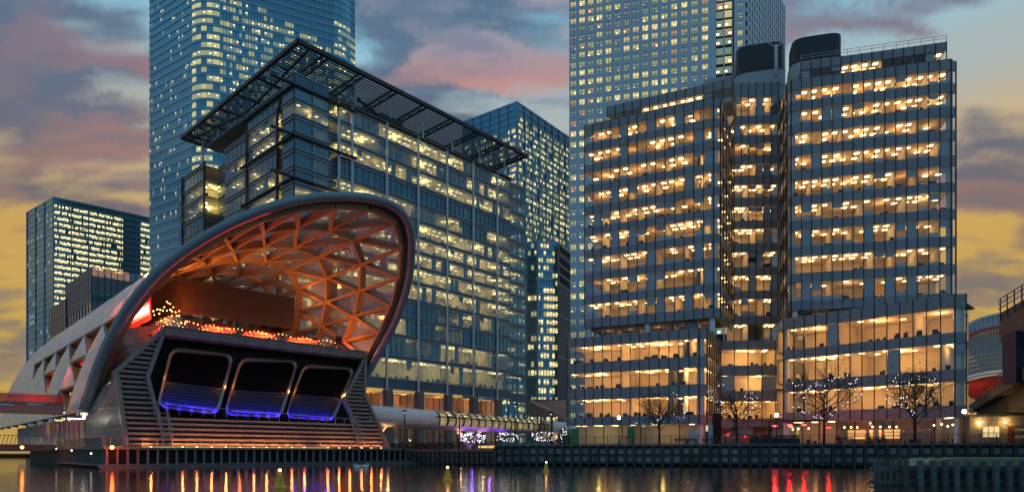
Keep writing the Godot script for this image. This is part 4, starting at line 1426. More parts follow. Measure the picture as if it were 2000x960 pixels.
		var mr: Vector3 = (c[1] as Vector3).lerp(c[2], split)
		panel.slab([c[0], c[1], mr, ml], -wn * 0.3)
		part(root, "porthole_panel", panel, mat(0.006, 0.004, 0.004, 0.85, 0.0, 0.15))
		for sl in 9:
			var z0 := sl / 9.0 + 0.006
			var z1 := (sl + 1) / 9.0 - 0.006
			lower = MB.new()
			lower.slab([ml.lerp(c[3], z0), mr.lerp(c[2], z0), mr.lerp(c[2], z1) + wn * 0.05, ml.lerp(c[3], z1) + wn * 0.05], -wn * 0.2)
			part(root, "screen_slat", lower, screen)
		var bl: Vector3 = c[3]
		var br: Vector3 = c[2]
		var strip := MB.new()
		var inn := (pc - (bl + br) * 0.5).normalized()
		strip.bar(bl.lerp(br, 0.12) + inn * 0.75 + wn * 0.3, bl.lerp(br, 0.92) + inn * 0.75 + wn * 0.3, 0.10, 0.10)
		part(frame, "blue_light_strip", strip, glow(0.06, 0.02, 1.0, 1.6))
		for f in [0.16, 0.36, 0.56, 0.76, 0.92]:
			omni(root, bl.lerp(br, f) + inn * 0.9 + wn * 0.75, Color(0.14, 0.06, 1.0), 2.6, 0.12, 8.0)
		for sd in [[c[0], c[3]], [c[1], c[2]]]:
			var lp: Vector3 = (sd[0] as Vector3).lerp(sd[1], 0.52)
			omni(root, lp + (pc - lp).normalized() * 0.3 + wn * 0.85, Color(1.0, 0.62, 0.28), 1.3, 0.1, 4.0)
	# step rail above the long louvres
	var rl := MB.new()
	var ra := wall_at(300, 806, -0.1)
	var rb := wall_at(688, 833, -0.1)
	for i in 20:
		var p := ra.lerp(rb, i / 19.0)
		rl.bar(p, p + up * 1.2 + wn * 0.15, 0.07, 0.07)
	rl.bar(ra + up * 1.2 + wn * 0.15, rb + up * 1.2 + wn * 0.15, 0.08, 0.08)
	part(root, "step_rail", rl, M.rail)
	# two ship's ladders up the louvres
	for lad in [[[328, 870], [314, 803]], [[708, 873], [689, 822]]]:
		var a5 := wall_at(lad[0][0], lad[0][1], -0.6)
		var b5 := wall_at(lad[1][0], lad[1][1], -0.6)
		var ld := MB.new()
		for sd in [-0.55, 0.55]:
			ld.bar(a5 + hu * sd, b5 + hu * sd + up * 0.6, 0.12, 0.12)
			ld.bar(a5 + hu * sd + up * 0.9 + wn * 0.3, b5 + hu * sd + up * 1.3 + wn * 0.3, 0.06, 0.06)
		for i in 9:
			ld.bar(a5.lerp(b5, (i + 0.5) / 9.0) - hu * 0.5, a5.lerp(b5, (i + 0.5) / 9.0) + hu * 0.5, 0.3, 0.07)
		part(root, "ladder", ld, M.rail)

func hall_terrace(root: Node3D) -> void:
	var up := Vector3.UP
	var fl := 17.3
	var slab := MB.new()
	slab.slab([H(6.5, 6.3, fl), H(41, 6.3, fl), H(41, 70, fl), H(6.5, 70, fl)], up * 0.25)
	part(root, "terrace_floor", slab, grained(mat(0.14, 0.08, 0.05, 0.7), M.streak, 0.5))
	# slatted pavilion with a rounded corner
	var q := H(0, 15, 0)
	var kn := hu.cross(up).normalized()
	var right := on_plane(575, 610, q, kn)
	var left := on_plane(392, 570, q, kn)
	var h_top: float = on_plane(575, 581, q, kn).y
	var h_bot: float = on_plane(572, 642, q, kn).y
	right.y = 0
	left.y = 0
	var path := [left - hu * 3.4 + hv * 20.0, left - hu * 3.4 + hv * 3.4]
	for i in range(1, 7):
		var t := i / 6.0
		var c := left - hu * 3.4
		path.append((c + hv * 3.4) * (1 - t) * (1 - t) + c * 2 * t * (1 - t) + left * t * t)
	path.append(right)
	path.append(right + hv * 14.0)
	var core := MB.new()
	for i in path.size() - 1:
		var a: Vector3 = path[i] + hv * 0.15
		var b: Vector3 = path[i + 1] + hv * 0.15
		core.quad(a + up * h_bot, a + up * h_top, b + up * h_top, b + up * h_bot)
	core.quad(path[0] + up * h_top, path[1] + up * h_top, path[-2] + up * h_top, path[-1] + up * h_top)
	part(root, "pavilion_wall", core, mat(0.13, 0.075, 0.042, 0.7))
	var rows := 15
	for r in rows:
		var y := lerpf(h_bot, h_top, (r + 0.5) / rows)
		var m := MB.new()
		for i in path.size() - 1:
			m.bar((path[i] as Vector3) + up * y, (path[i + 1] as Vector3) + up * y, 0.14, (h_top - h_bot) / rows * 0.55)
		part(root, "pavilion_slat", m, M.wood_slat)
	# posts under the pavilion and back wall
	for i in 6:
		piece(root, "pavilion_post", M.dark, left.lerp(right, (i + 0.3) / 6.0) + hv * 0.8 + up * (fl + h_bot) * 0.5, hu * 0.4, up * (h_bot - fl), hv * 0.4)
	piece(root, "terrace_back_wall", mat(0.16, 0.05, 0.03, 0.6), left.lerp(right, 0.5) + hv * 5.0 + up * (fl + h_bot) * 0.5, (right - left) * 1.1, up * (h_bot - fl), hv * 0.3)
	# glass balustrade
	var pl := wall_at(320, 642)
	var pr := wall_at(708, 691)
	for i in 18:
		var a6 := pl.lerp(pr, (i + 0.04) / 18.0)
		var b6 := pl.lerp(pr, (i + 0.96) / 18.0)
		var m2 := MB.new()
		m2.quad(a6 + up * 0.3 + hv * 0.3, a6 + up * 1.3 + hv * 0.3, b6 + up * 1.3 + hv * 0.3, b6 + up * 0.3 + hv * 0.3)
		part(root, "balustrade_pane", m2, M.clear)
	# warm and red light under the roof
	for s in [10.0, 17.0, 24.0, 31.0, 37.0]:
		for t in [11.0, 24.0]:
			omni(root, H(s, t, fl + (3.0 if t < 20 else 13.0)), Color(1.0, 0.58, 0.27), (60.0 if t < 20 else 26.0) * clampf(1.4 - s * 0.022, 0.5, 1.2), 0.4, 40.0)
	for s in [36.0, 39.0]:
		omni(root, H(s, 14.0, fl + 2.2), Color(1.0, 0.10, 0.06), 7.0, 0.4, 30.0)
	omni(root, H(9.0, 12.0, fl + 2.6), Color(1.0, 0.08, 0.04), 6.0, 0.4, 30.0)
	omni(root, H(3.0, 30.0, fl - 4.0), Color(1.0, 0.30, 0.16), 16.0, 0.4, 30.0)
	omni(root, H(3.0, 48.0, fl - 4.0), Color(1.0, 0.30, 0.2), 12.0, 0.4, 30.0)

# ---------------------------------------------------------------- deck round the hall
func hall_deck() -> void:
	var up := Vector3.UP
	var mb := MB.new()
	var root := Node3D.new()
	root.name = "waterside_deck"
	add_child(root)
	tag(root, "low dock platform with a picket of grey fender posts round the hall", "deck")
	root.position = H(0, 0, 0)
	mb.slab([H(0, 0, DECK - 0.3), H(45.5, 0, DECK - 0.3), H(45.5, 60, DECK - 0.3), H(0, 60, DECK - 0.3)], up * 0.3)
	part(root, "deck_slab", mb, M.pave)
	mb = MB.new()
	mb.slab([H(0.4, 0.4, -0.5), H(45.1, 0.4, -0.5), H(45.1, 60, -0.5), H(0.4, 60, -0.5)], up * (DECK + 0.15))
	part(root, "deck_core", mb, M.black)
	for i in 41:
		piece(root, "fender_post", M.concrete, H(0.15 + i * 45.2 / 40.0, 0.05, DECK * 0.5 + 0.05), hu * 0.24, up * (DECK - 0.5), hv * 0.3)
	for i in 30:
		piece(root, "fender_post", M.concrete, H(0.05, 0.9 + i * 1.06, DECK * 0.5 + 0.05), hu * 0.3, up * (DECK - 0.5), hv * 0.22)
	piece(root, "edge_beam", M.concrete, H(22.75, -0.05, DECK - 0.12), hu * 45.9, up * 0.26, hv * 0.5)
	piece(root, "edge_beam", M.concrete, H(22.75, -0.02, 0.42), hu * 45.7, up * 0.2, hv * 0.42)
	piece(root, "edge_beam", M.concrete, H(-0.05, 16.0, DECK - 0.13), hu * 0.5, up * 0.24, hv * 32.0)
	piece(root, "edge_beam", M.concrete, H(-0.02, 16.0, 0.42), hu * 0.42, up * 0.2, hv * 31.8)
	# railing, leaning posts
	var rl := MB.new()
	for i in 27:
		rl.bar(H(0.2, 0.4 + i * 1.15, DECK), H(-0.2, 0.1 + i * 1.15, DECK + 1.3), 0.09, 0.09)
	rl.bar(H(-0.2, 0, DECK + 1.3), H(-0.2, 31, DECK + 1.3), 0.09, 0.09)
	part(root, "deck_rail", rl, M.rail)
	rl = MB.new()
	for i in 26:
		rl.bar(H(0.6 + i * 1.75, 0.35, DECK), H(0.6 + i * 1.75, 0.2, DECK + 1.15), 0.06, 0.06)
	rl.bar(H(0, 0.2, DECK + 1.15), H(45, 0.2, DECK + 1.15), 0.05, 0.05)
	part(root, "deck_rail", rl, M.rail)
	# rubble berm at the foot
	var berm := MB.new()
	var f := FastNoiseLite.new()
	f.seed = 5
	f.frequency = 0.9
	f.fractal_octaves = 4
	var nx := 220
	var nz := 9
	var pt := func(i: int, j: int) -> Vector3:
		var s := -1.0 + 48.0 * i / nx
		var z := float(j) / nz
		var bump := f.get_noise_2d(s * 1.6, z * 5.0) * 0.22
		return H(s, -3.4 * z + 0.3, 0.55 * (1.0 - z) - 0.18 * z * z + bump * (1.0 - 0.5 * z) * minf(1.0, z * 4.0 + 0.2))
	for i in nx:
		for j in nz:
			berm.quad(pt.call(i, j), pt.call(i + 1, j), pt.call(i + 1, j + 1), pt.call(i, j + 1))
	var bo := setting("rubble_bank", berm, grained(mat(0.11, 0.11, 0.11, 0.9), M.streak, 1.6))
	# lights along the foot of the louvres
	var nth := 0
	for px in [294.0, 356, 384, 413, 441, 468, 495, 520, 545, 570, 594, 640, 662, 683, 706, 725, 744]:
		var q := on_plane(px, 870, H(0, 1.0, 0), hu.cross(up).normalized())
		q.y = DECK
		var t := thing("deck_light", "warm floor light at the foot of the louvres, %s from the left" % NTH[nth], "light", q, "floor lights along the louvred wall")
		nth += 1
		var lm := MB.new()
		lm.lathe(q, [[0.16, 0.0], [0.16, 0.10], [0.10, 0.16], [0.0, 0.17]], 10)
		part(t, "lens", lm, glow(1.0, 0.50, 0.22, 3.5))
		var cas := MB.new()
		cas.lathe(q, [[0.24, 0.0], [0.24, 0.06], [0.17, 0.06]], 10)
		part(t, "casing", cas, M.iron)
		omni(t, q + up * 0.35, Color(1.0, 0.55, 0.28), 1.8, 0.08, 6.0)
	for nav in [[218.0, 873.0, 79.0, "orange warning lamp on the near corner of the hall deck"], [42.0, 873.0, 93.0, "orange warning lamp under the low walkway at the far left"]]:
		var q2 := P(nav[0], nav[1], nav[2])
		var t2 := thing("warning_lamp", nav[3], "light", q2, "orange dock warning lamps")
		var b := MB.new()
		b.ball(q2, 0.2, 8, 12)
		part(t2, "bulb", b, glow(1.0, 0.22, 0.03, 30.0))
		var br := MB.new()
		br.bar(q2 + up * 0.15, q2 + up * 0.5 - hu.cross(up) * 0.0 + hv * 0.3, 0.1, 0.1)
		part(t2, "bracket", br, M.iron)
		omni(t2, q2, Color(1.0, 0.25, 0.05), 6.0, 0.15, 10.0)
	for w in [[109.5, 876.0, "farthest"], [139.0, 879.0, "middle"], [177.0, 885.0, "nearest"]]:
		var k2 := hv.cross(up).normalized()
		var q3 := on_plane(w[0], w[1], H(-0.3, 0, 0), k2)
		var t3 := thing("bulkhead_lamp", "small white lamp on the hall deck's side posts, %s of three" % w[2], "light", q3, "white lamps on the deck side")
		var b3 := MB.new()
		b3.ball(q3, 0.10, 6, 10)
		part(t3, "bulb", b3, glow(1.0, 0.80, 0.5, 6.0))
		piece(t3, "bracket", M.iron, q3 + hu * 0.16, hu * 0.12, up * 0.2, hv * 0.2)

# ---------------------------------------------------------------- ground and quay walls
func ground() -> void:
	var up := Vector3.UP
	var mb := MB.new()
	# promenade of the right quay
	mb.slab([plan(970, 102) + up * (QUAY - 0.4), plan(2300, 80) + up * (QUAY - 0.4), plan(2300, 320) + up * (QUAY - 0.4), plan(985, 320) + up * (QUAY - 0.4)], up * 0.4)
	setting("promenade", mb, M.pave)
	mb = MB.new()
	mb.slab([plan(690, 172) + up * (QUAY - 0.42), plan(795, 113.5) + up * (QUAY - 1.2), plan(969, 102.6) + up * (QUAY - 1.2), plan(984, 320) + up * (QUAY - 0.42), plan(700, 320) + up * (QUAY - 0.42)], up * 0.38)
	setting("dock_pavement", mb, M.pave)
	mb = MB.new()
	mb.quad(plan(-900, 230) + up * (QUAY - 0.1), plan(-900, 900) + up * (QUAY - 0.1), plan(2900, 900) + up * (QUAY - 0.1), plan(2900, 330) + up * (QUAY - 0.1))
	setting("ground", mb, M.pave)

func quay_wall(called: String, label: String, a: Vector3, b: Vector3, top: float, pitch: float, rows: Array, pale: Array) -> Node3D:
	var up := Vector3.UP
	var root := thing(called, label, "wall", (a + b) * 0.5)
	var e := (b - a).normalized()
	var n := toward_eye(e, a, b)
	var length := (b - a).length()
	var count := int(length / pitch)
	var back := MB.new()
	back.obox((a + b) * 0.5 + up * (top * 0.5 - 0.35) - n * 0.55, e * length * 0.5, up * (top * 0.5 + 0.2), n * 0.35)
	part(root, "wall_core", back, M.black)
	piece(root, "coping", M.concrete, (a + b) * 0.5 + up * (top - 0.09), e * length, up * 0.2, n * 0.75)
	for y in [top - 0.33, rows[0][0] - 0.16, rows[-1][0] - 0.18]:
		piece(root, "waling_beam", grained(mat(0.10, 0.09, 0.08, 0.9), M.streak, 0.7), (a + b) * 0.5 + up * y + n * 0.02, e * length, up * 0.24, n * 0.3)
	var timber := [grained(mat(0.13, 0.115, 0.10, 0.9), M.streak, 0.8), grained(mat(0.10, 0.092, 0.08, 0.9), M.streak, 1.1)]
	for i in count + 1:
		var q := a + e * (length * i / count)
		var w := rng.randf_range(0.30, 0.40)
		var lo := rng.randf_range(-0.3, 0.25)
		piece(root, "fender_pile", timber[rng.randi() % 2], q + up * ((top - 0.22 + lo) * 0.5) + n * 0.28, e * w, up * (top - 0.22 - lo), n * 0.3)
		if i < count:
			for r in rows:
				var hh: float = r[1] - r[0]
				piece(root, "wall_panel", pale[rng.randi() % pale.size()], q + e * (length / count * 0.5) + up * (r[0] + hh * 0.5 + rng.randf_range(-0.03, 0.03)) - n * (0.02 + rng.randf() * 0.05), e * (length / count - 0.5), up * (hh * rng.randf_range(0.86, 1.0)), n * 0.2)
	return root

func quays() -> void:
	var patch := noise_tex(0.02, 5, Color(0.5, 0.52, 0.5), Color.WHITE, 17)
	var pale := [grained(mat(0.46, 0.50, 0.54, 0.85), patch, 0.9), grained(mat(0.36, 0.40, 0.43, 0.85), patch, 1.2), grained(mat(0.24, 0.27, 0.29, 0.9), patch, 0.8)]
	quay_wall("quay_wall", "long right quay wall of dark fender piles with two rows of pale panels", plan(968, 102.2), plan(2080, 82.6), QUAY, 1.28, [[1.68, 2.52], [0.58, 1.38]], pale)
	quay_wall("dock_wall", "lower fretted dock wall between the hall deck and the long quay", plan(797, 113.0), plan(966, 102.8), 2.3, 0.95, [[1.25, 1.85], [0.45, 1.0]], [pale[1], pale[2]])
	# fence along the promenade
	var a := plan(975, 102.6)
	var b := plan(2080, 83.6)
	fence("promenade_fence", "thin dark bar fence along the edge of the right quay", a, b, QUAY, 1.25, 40, 5)
	fence("dock_fence", "thin dark fence on the lower dock wall beneath the white footbridge", plan(803, 113.4), plan(968, 103.6), 2.3, 1.2, 12, 6)

func fence(called: String, label: String, a: Vector3, b: Vector3, y: float, h: float, posts: int, bars: int) -> void:
	var up := Vector3.UP
	var root := thing(called, label, "fence", (a + b) * 0.5 + up * y)
	var e := (b - a).normalized()
	var n := toward_eye(e, a, b)
	for i in posts + 1:
		piece(root, "post", M.iron, a.lerp(b, float(i) / posts) + up * (y + h * 0.5), e * 0.07, up * h, n * 0.07)
	for yy in [0.12, h - 0.04]:
		piece(root, "rail", M.iron, (a + b) * 0.5 + up * (y + yy), b - a, up * 0.05, n * 0.05)
	var m := MB.new()
	var total := posts * bars * 2
	for i in total:
		m.obox(a.lerp(b, (i + 0.5) / total) + up * (y + h * 0.5), e * 0.012, up * (h * 0.5 - 0.08), n * 0.012)
	part(root, "infill_bar", m, M.iron, true)

# ---------------------------------------------------------------- covered white footbridge
func covered_bridge() -> void:
	var up := Vector3.UP
	var a := plan(704, 113.5) + up * 8.2
	var b := plan(1112, 190) + up * 8.4
	var e := (b - a).normalized()
	var n := toward_eye(Vector3(e.x, 0, e.z).normalized(), a, b)
	var length := (b - a).length()
	var root := thing("covered_footbridge", "white tubular covered footbridge with a slanted strip of windows", "bridge", a.lerp(b, 0.5) - up * 4.0)
	var count := 30
	var sec := func(ang: float, r: float) -> Vector3: return n * cos(ang) * 2.1 * r + up * sin(ang) * 1.85 * r
	var w0 := 0.22
	var w1 := 0.80
	var plum := mat(0.58, 0.50, 0.52, 0.45)
	for i in count:
		var f0 := (i + 0.01) / count
		var f1 := (i + 0.99) / count
		var open: bool = f0 > w0 and f1 < w1
		for half in 2:
			var m := MB.new()
			var from := PI * (-0.18 if half == 0 else -0.95)
			var to := PI * (1.05 if half == 0 else -0.18)
			if half == 0 and open: from = PI * 0.36
			var steps := 12
			for k in steps:
				var g0 := lerpf(from, to, float(k) / steps)
				var g1 := lerpf(from, to, float(k + 1) / steps)
				var s0: Vector3 = sec.call(g0, 1.0)
				var s1: Vector3 = sec.call(g1, 1.0)
				m.quad(a.lerp(b, f0) + s0, a.lerp(b, f0) + s1, a.lerp(b, f1) + s1, a.lerp(b, f1) + s0)
			part(root, "bridge_panel", m, M.white_panel if half == 0 else plum)
		if open:
			var g := MB.new()
			for k in 4:
				var g2 := PI * lerpf(-0.18, 0.36, k / 4.0)
				var g3 := PI * lerpf(-0.18, 0.36, (k + 1) / 4.0)
				var t0: Vector3 = sec.call(g2, 0.97)
				var t1: Vector3 = sec.call(g3, 0.97)
				g.quad(a.lerp(b, f0) + t0, a.lerp(b, f0) + t1, a.lerp(b, f1) + t1, a.lerp(b, f1) + t0)
			part(root, "window_pane", g, M.clear)
			var fr := MB.new()
			for k in 5:
				var g4 := PI * lerpf(-0.18, 0.36, k / 5.0)
				var g5 := PI * lerpf(-0.18, 0.36, (k + 1) / 5.0)
				fr.bar(a.lerp(b, f0) + (sec.call(g4, 1.0) as Vector3), a.lerp(b, f0) + (sec.call(g5, 1.0) as Vector3), 0.32, 0.2, n)
			part(root, "window_rib", fr, M.iron)
	var rail_y: Vector3 = sec.call(PI * 0.10, 1.02)
	piece(root, "window_transom", M.iron, a.lerp(b, (w0 + w1) * 0.5) + rail_y, e * length * (w1 - w0), up * 0.22, n * 0.2)
	piece(root, "bridge_floor", M.pave, a.lerp(b, 0.5) - up * 1.1, e * length, up * 0.15, n * 3.2)
	for i in 9:
		var q := a.lerp(b, lerpf(0.24, 0.78, i / 8.0))
		omni(root, q + up * 0.9, Color(1.0, 0.88, 0.5), 1.6, 0.2, 8.0)
		piece(root, "ceiling_lamp", M.white_lamp, q + up * 1.25, e * 0.9, up * 0.05, n * 0.3)
	for f in [0.36, 0.44, 0.52]:
		omni(root, a.lerp(b, f) - up * 3.0 + n * 2.6, Color(0.55, 0.28, 1.0), 6.0, 0.2, 10.0)
	# raking legs
	for leg in [[0.07, -5.0, 1], [0.34, -6.0, -1], [0.44, -6.0, 1], [0.86, -6.0, -1]]:
		var p := a.lerp(b, leg[0]) - up * 1.7
		var q2 := p + e * (leg[2] as float) * -4.5
		q2.y = 2.6
		var m2 := MB.new()
		m2.tube(PackedVector3Array([p, q2]), PackedFloat32Array([0.55, 0.35]), 10)
		part(root, "bridge_leg", m2, plum)
		omni(root, p - up * 0.9 + n * 0.9, Color(1.0, 0.78, 0.5), 2.2, 0.1, 4.0)

# ---------------------------------------------------------------- left walkways
func left_bits() -> void:
	var up := Vector3.UP
	var a := plan(122, 97)
	var b := plan(-140, 88)
	var y := hy(786, 92)
	var e := (b - a).normalized()
	var n := toward_eye(e, a, b)
	var root := thing("approach_bridge", "grey footbridge leading to the hall behind red barriers", "bridge", a + up * y)
	var m := MB.new()
	m.slab([a + up * y + n * 0.9, b + up * y + n * 0.9, b + up * (y - 1.25) + n * 0.3, a + up * (y - 1.25) + n * 0.3], -n * 3.0)
	part(root, "bridge_girder", m, mat(0.40, 0.38, 0.35, 0.5))
	piece(root, "bridge_deck", M.concrete, (a + b) * 0.5 + up * (y + 0.12) - n * 0.6, b - a, up * 0.2, n * 3.6)
	piece(root, "handrail", M.rail, (a + b) * 0.5 + up * (y + 1.5) + n * 0.9, b - a, up * 0.08, n * 0.08)
	for px in [12.0, 66.0]:
		piece(root, "under_light_box", M.white_panel, plan(px, 91.5) + up * (y - 0.35) + n * 1.3, e * 1.6, up * 0.2, n * 0.7)
	for i in 9:
		var q := a.lerp(b, (i + 0.5) / 15.0) + up * (y + 0.22) + n * 0.55
		var t := thing("red_barrier", "red plastic barrier on the grey footbridge, %s from the hall" % NTH[i], "barrier", q, "red barriers along the footbridge")
		var red := mat(0.62, 0.03, 0.025, 0.4)
		red.emission_enabled = false
		var w := (b - a).length() / 15.0 * 0.94
		for yy in [0.12, 0.62, 1.05]:
			piece(t, "rail", red, q + up * yy, e * w, up * (0.18 if yy > 1.0 else 0.12), n * 0.07)
		for k in 9:
			piece(t, "bar", red, q + up * 0.58 + e * w * (k / 8.0 - 0.5) * 0.96, e * 0.09, up * 0.95, n * 0.06)
		piece(t, "foot", mat(0.02, 0.02, 0.02, 0.8), q + up * 0.05 + e * w * 0.35, e * 0.2, up * 0.1, n * 0.6)
	for s in [30.0, 40.0]:
		omni(root, plan(s * 2.0, 93) + up * (y + 2.4) - n * 0.5, Color(1.0, 0.5, 0.3), 2.5, 0.2, 10.0)
	# low pontoon walkway
	var pa := plan(112, 102)
	var pb := plan(-120, 90)
	var py := hy(867, 97)
	var pe := (pb - pa).normalized()
	var pn := toward_eye(pe, pa, pb)
	var pr := thing("pontoon_walkway", "low grey pontoon walkway with a leaning handrail at the far left", "walkway", pa)
	var pm := MB.new()
	pm.slab([pa + up * py, pb + up * py, pb + up * (py - 0.9) - pn * 0.8, pa + up * (py - 0.9) - pn * 0.8], -pn * 2.6)
	part(pr, "pontoon_deck", pm, mat(0.28, 0.31, 0.35, 0.45))
	for i in 30:
		var q2 := pa.lerp(pb, i / 29.0) + up * py
		piece(pr, "baluster", M.rail, q2 + up * 0.65 + pe * 0.12, pe * 0.07, up * 1.3 - pe * 0.35, pn * 0.07)
	piece(pr, "handrail", M.rail, (pa + pb) * 0.5 + up * (py + 1.3), pb - pa, up * 0.09, pn * 0.09)
	# white floodlight under the roof foot
	var fq := P(163, 812, 86.5)
	var fl := thing("white_floodlight", "bright white floodlight under the foot of the hall roof", "light", fq)
	piece(fl, "lamp_head", glow(1.0, 0.95, 0.85, 14.0), fq, hu * 0.3, up * 0.55, hv * 0.15)
	piece(fl, "housing", M.iron, fq + hv * 0.2, hu * 0.4, up * 0.7, hv * 0.2)
	omni(fl, fq - hv * 0.4, Color(1.0, 0.92, 0.8), 0.8, 0.15, 10.0)
	var tq := P(148, 817, 88)
	var tl := thing("fluorescent_tube_light", "short white tube light beneath the roof foot beside the floodlight", "light", tq)
	piece(tl, "tube", glow(1.0, 0.92, 0.75, 3.0), tq, hu * 2.0, up * 0.14, hv * 0.14)
	piece(tl, "bracket", M.iron, tq + up * 0.16, hu * 1.2, up * 0.12, hv * 0.2)

# ---------------------------------------------------------------- trees
func grow(mb: MB, tips: Array, p: Vector3, dir: Vector3, length: float, r: float, level: int, r_: RandomNumberGenerator, spread: float) -> void:
	var pts := PackedVector3Array([p])
	var rad := PackedFloat32Array([r])
	var q := p
	var d := dir
	var segs := 3
	for i in segs:
		d = (d + Vector3(r_.randf_range(-1, 1), r_.randf_range(-0.3, 0.8), r_.randf_range(-1, 1)) * 0.13).normalized()
		q += d * length / segs
		pts.append(q)
		rad.append(lerpf(r, r * 0.55, (i + 1.0) / segs))
	mb.tube(pts, rad, 6 if level < 2 else 4 if level < 4 else 3, false)
	if level >= 2: tips.append([q, d])
	if level >= 5: return
	var kids := r_.randi_range(2, 3) + (1 if level in [1, 2] else 0)
	for k in kids:
		var ax := d.cross(Vector3(r_.randf_range(-1, 1), r_.randf_range(-1, 1), r_.randf_range(-1, 1))).normalized()
		var nd := (d.rotated(ax, r_.randf_range(0.3, 0.85) * spread) + Vector3.UP * 0.08).normalized()
		var at := pts[segs] if k > 0 else pts[segs]
		if k > 1: at = pts[segs - 1]
		grow(mb, tips, at, nd, length * r_.randf_range(0.62, 0.82), r * 0.58, level + 1, r_, spread)

func bare_tree(label: String, base: Vector3, height: float, seed_: int, spread: float, leaves: int, crown_w: float) -> Array:
	var r := RandomNumberGenerator.new()
	r.seed = seed_
	var root := thing("street_tree", label, "tree", base, "bare trees on the right quay")
	var tm := MB.new()
	var bark := grained(mat(0.045, 0.036, 0.028, 0.9), M.streak, 1.5)
	var th := height * 0.30
	tm.tube(PackedVector3Array([base, base + Vector3(0.03, th * 0.5, 0), base + Vector3(0, th, 0.02), base + Vector3(0.05, height * 0.55, 0)]), PackedFloat32Array([0.19, 0.15, 0.13, 0.07]), 10, false)
	part(root, "trunk", tm, bark)
	var cm := MB.new()
	var tips := []
	for k in 13:
		var f := 0.26 + 0.36 * k / 12.0
		var a := k * 2.4 + r.randf_range(-0.3, 0.3)
		var dir := Vector3(cos(a) * crown_w, 1.1 - f * 0.6, sin(a) * crown_w).normalized()
		grow(cm, tips, base + Vector3(0, height * f, 0), dir, height * 0.21 * r.randf_range(0.8, 1.15), 0.075, 1, r, spread)
	grow(cm, tips, base + Vector3(0, height * 0.55, 0), Vector3.UP, height * 0.2, 0.06, 1, r, spread)
	part(root, "branch", cm, bark, true)
	if leaves > 0:
		var lm := MB.new()
		for i in leaves:
			var t: Array = tips[r.randi() % tips.size()]
			var c: Vector3 = t[0] + Vector3(r.randf_range(-1, 1), r.randf_range(-1, 1), r.randf_range(-1, 1)) * 0.22
			var x := Vector3(r.randf_range(-1, 1), r.randf_range(-1, 1), r.randf_range(-1, 1)).normalized() * 0.10
			var z := x.cross(Vector3(r.randf_range(-1, 1), 1, r.randf_range(-1, 1))).normalized() * 0.055
			lm.quad(c - x, c + z, c + x, c - z)
		part(root, "leaf", lm, mat(0.085, 0.07, 0.022, 0.8), true)
	return tips

func fairy_string(label: String, pts: Array, base: Vector3, bulbs: int, size := 0.042, stray := 0.26) -> void:
	# a lit string drawn through points
	var root := thing("fairy_light_string", label, "string lights", base, "white fairy lights in the quay trees")
	var curve := spline(pts, int(bulbs * 0.46))
	var bm := MB.new()
	var wire := MB.new()
	var last: Vector3 = curve[0]
	for i in curve.size():
		var c: Vector3 = curve[i] + Vector3(rng.randf_range(-1, 1), rng.randf_range(-1, 1), rng.randf_range(-1, 1)) * stray
		bm.ball(c, size * rng.randf_range(0.7, 1.25), 3, 5)
		if i > 0: wire.bar(last, c, 0.012, 0.012)
		last = c
	part(root, "bulb", bm, glow(0.92, 0.92, 1.0, 4.0), true)
	part(root, "wire", wire, M.black)

func px_line(list: Array, d: float, wob := 0.8) -> Array:
	var out := []
	for i in list.size():
		out.append(P(list[i][0], list[i][1], d + sin(i * 1.7) * wob))
	return out

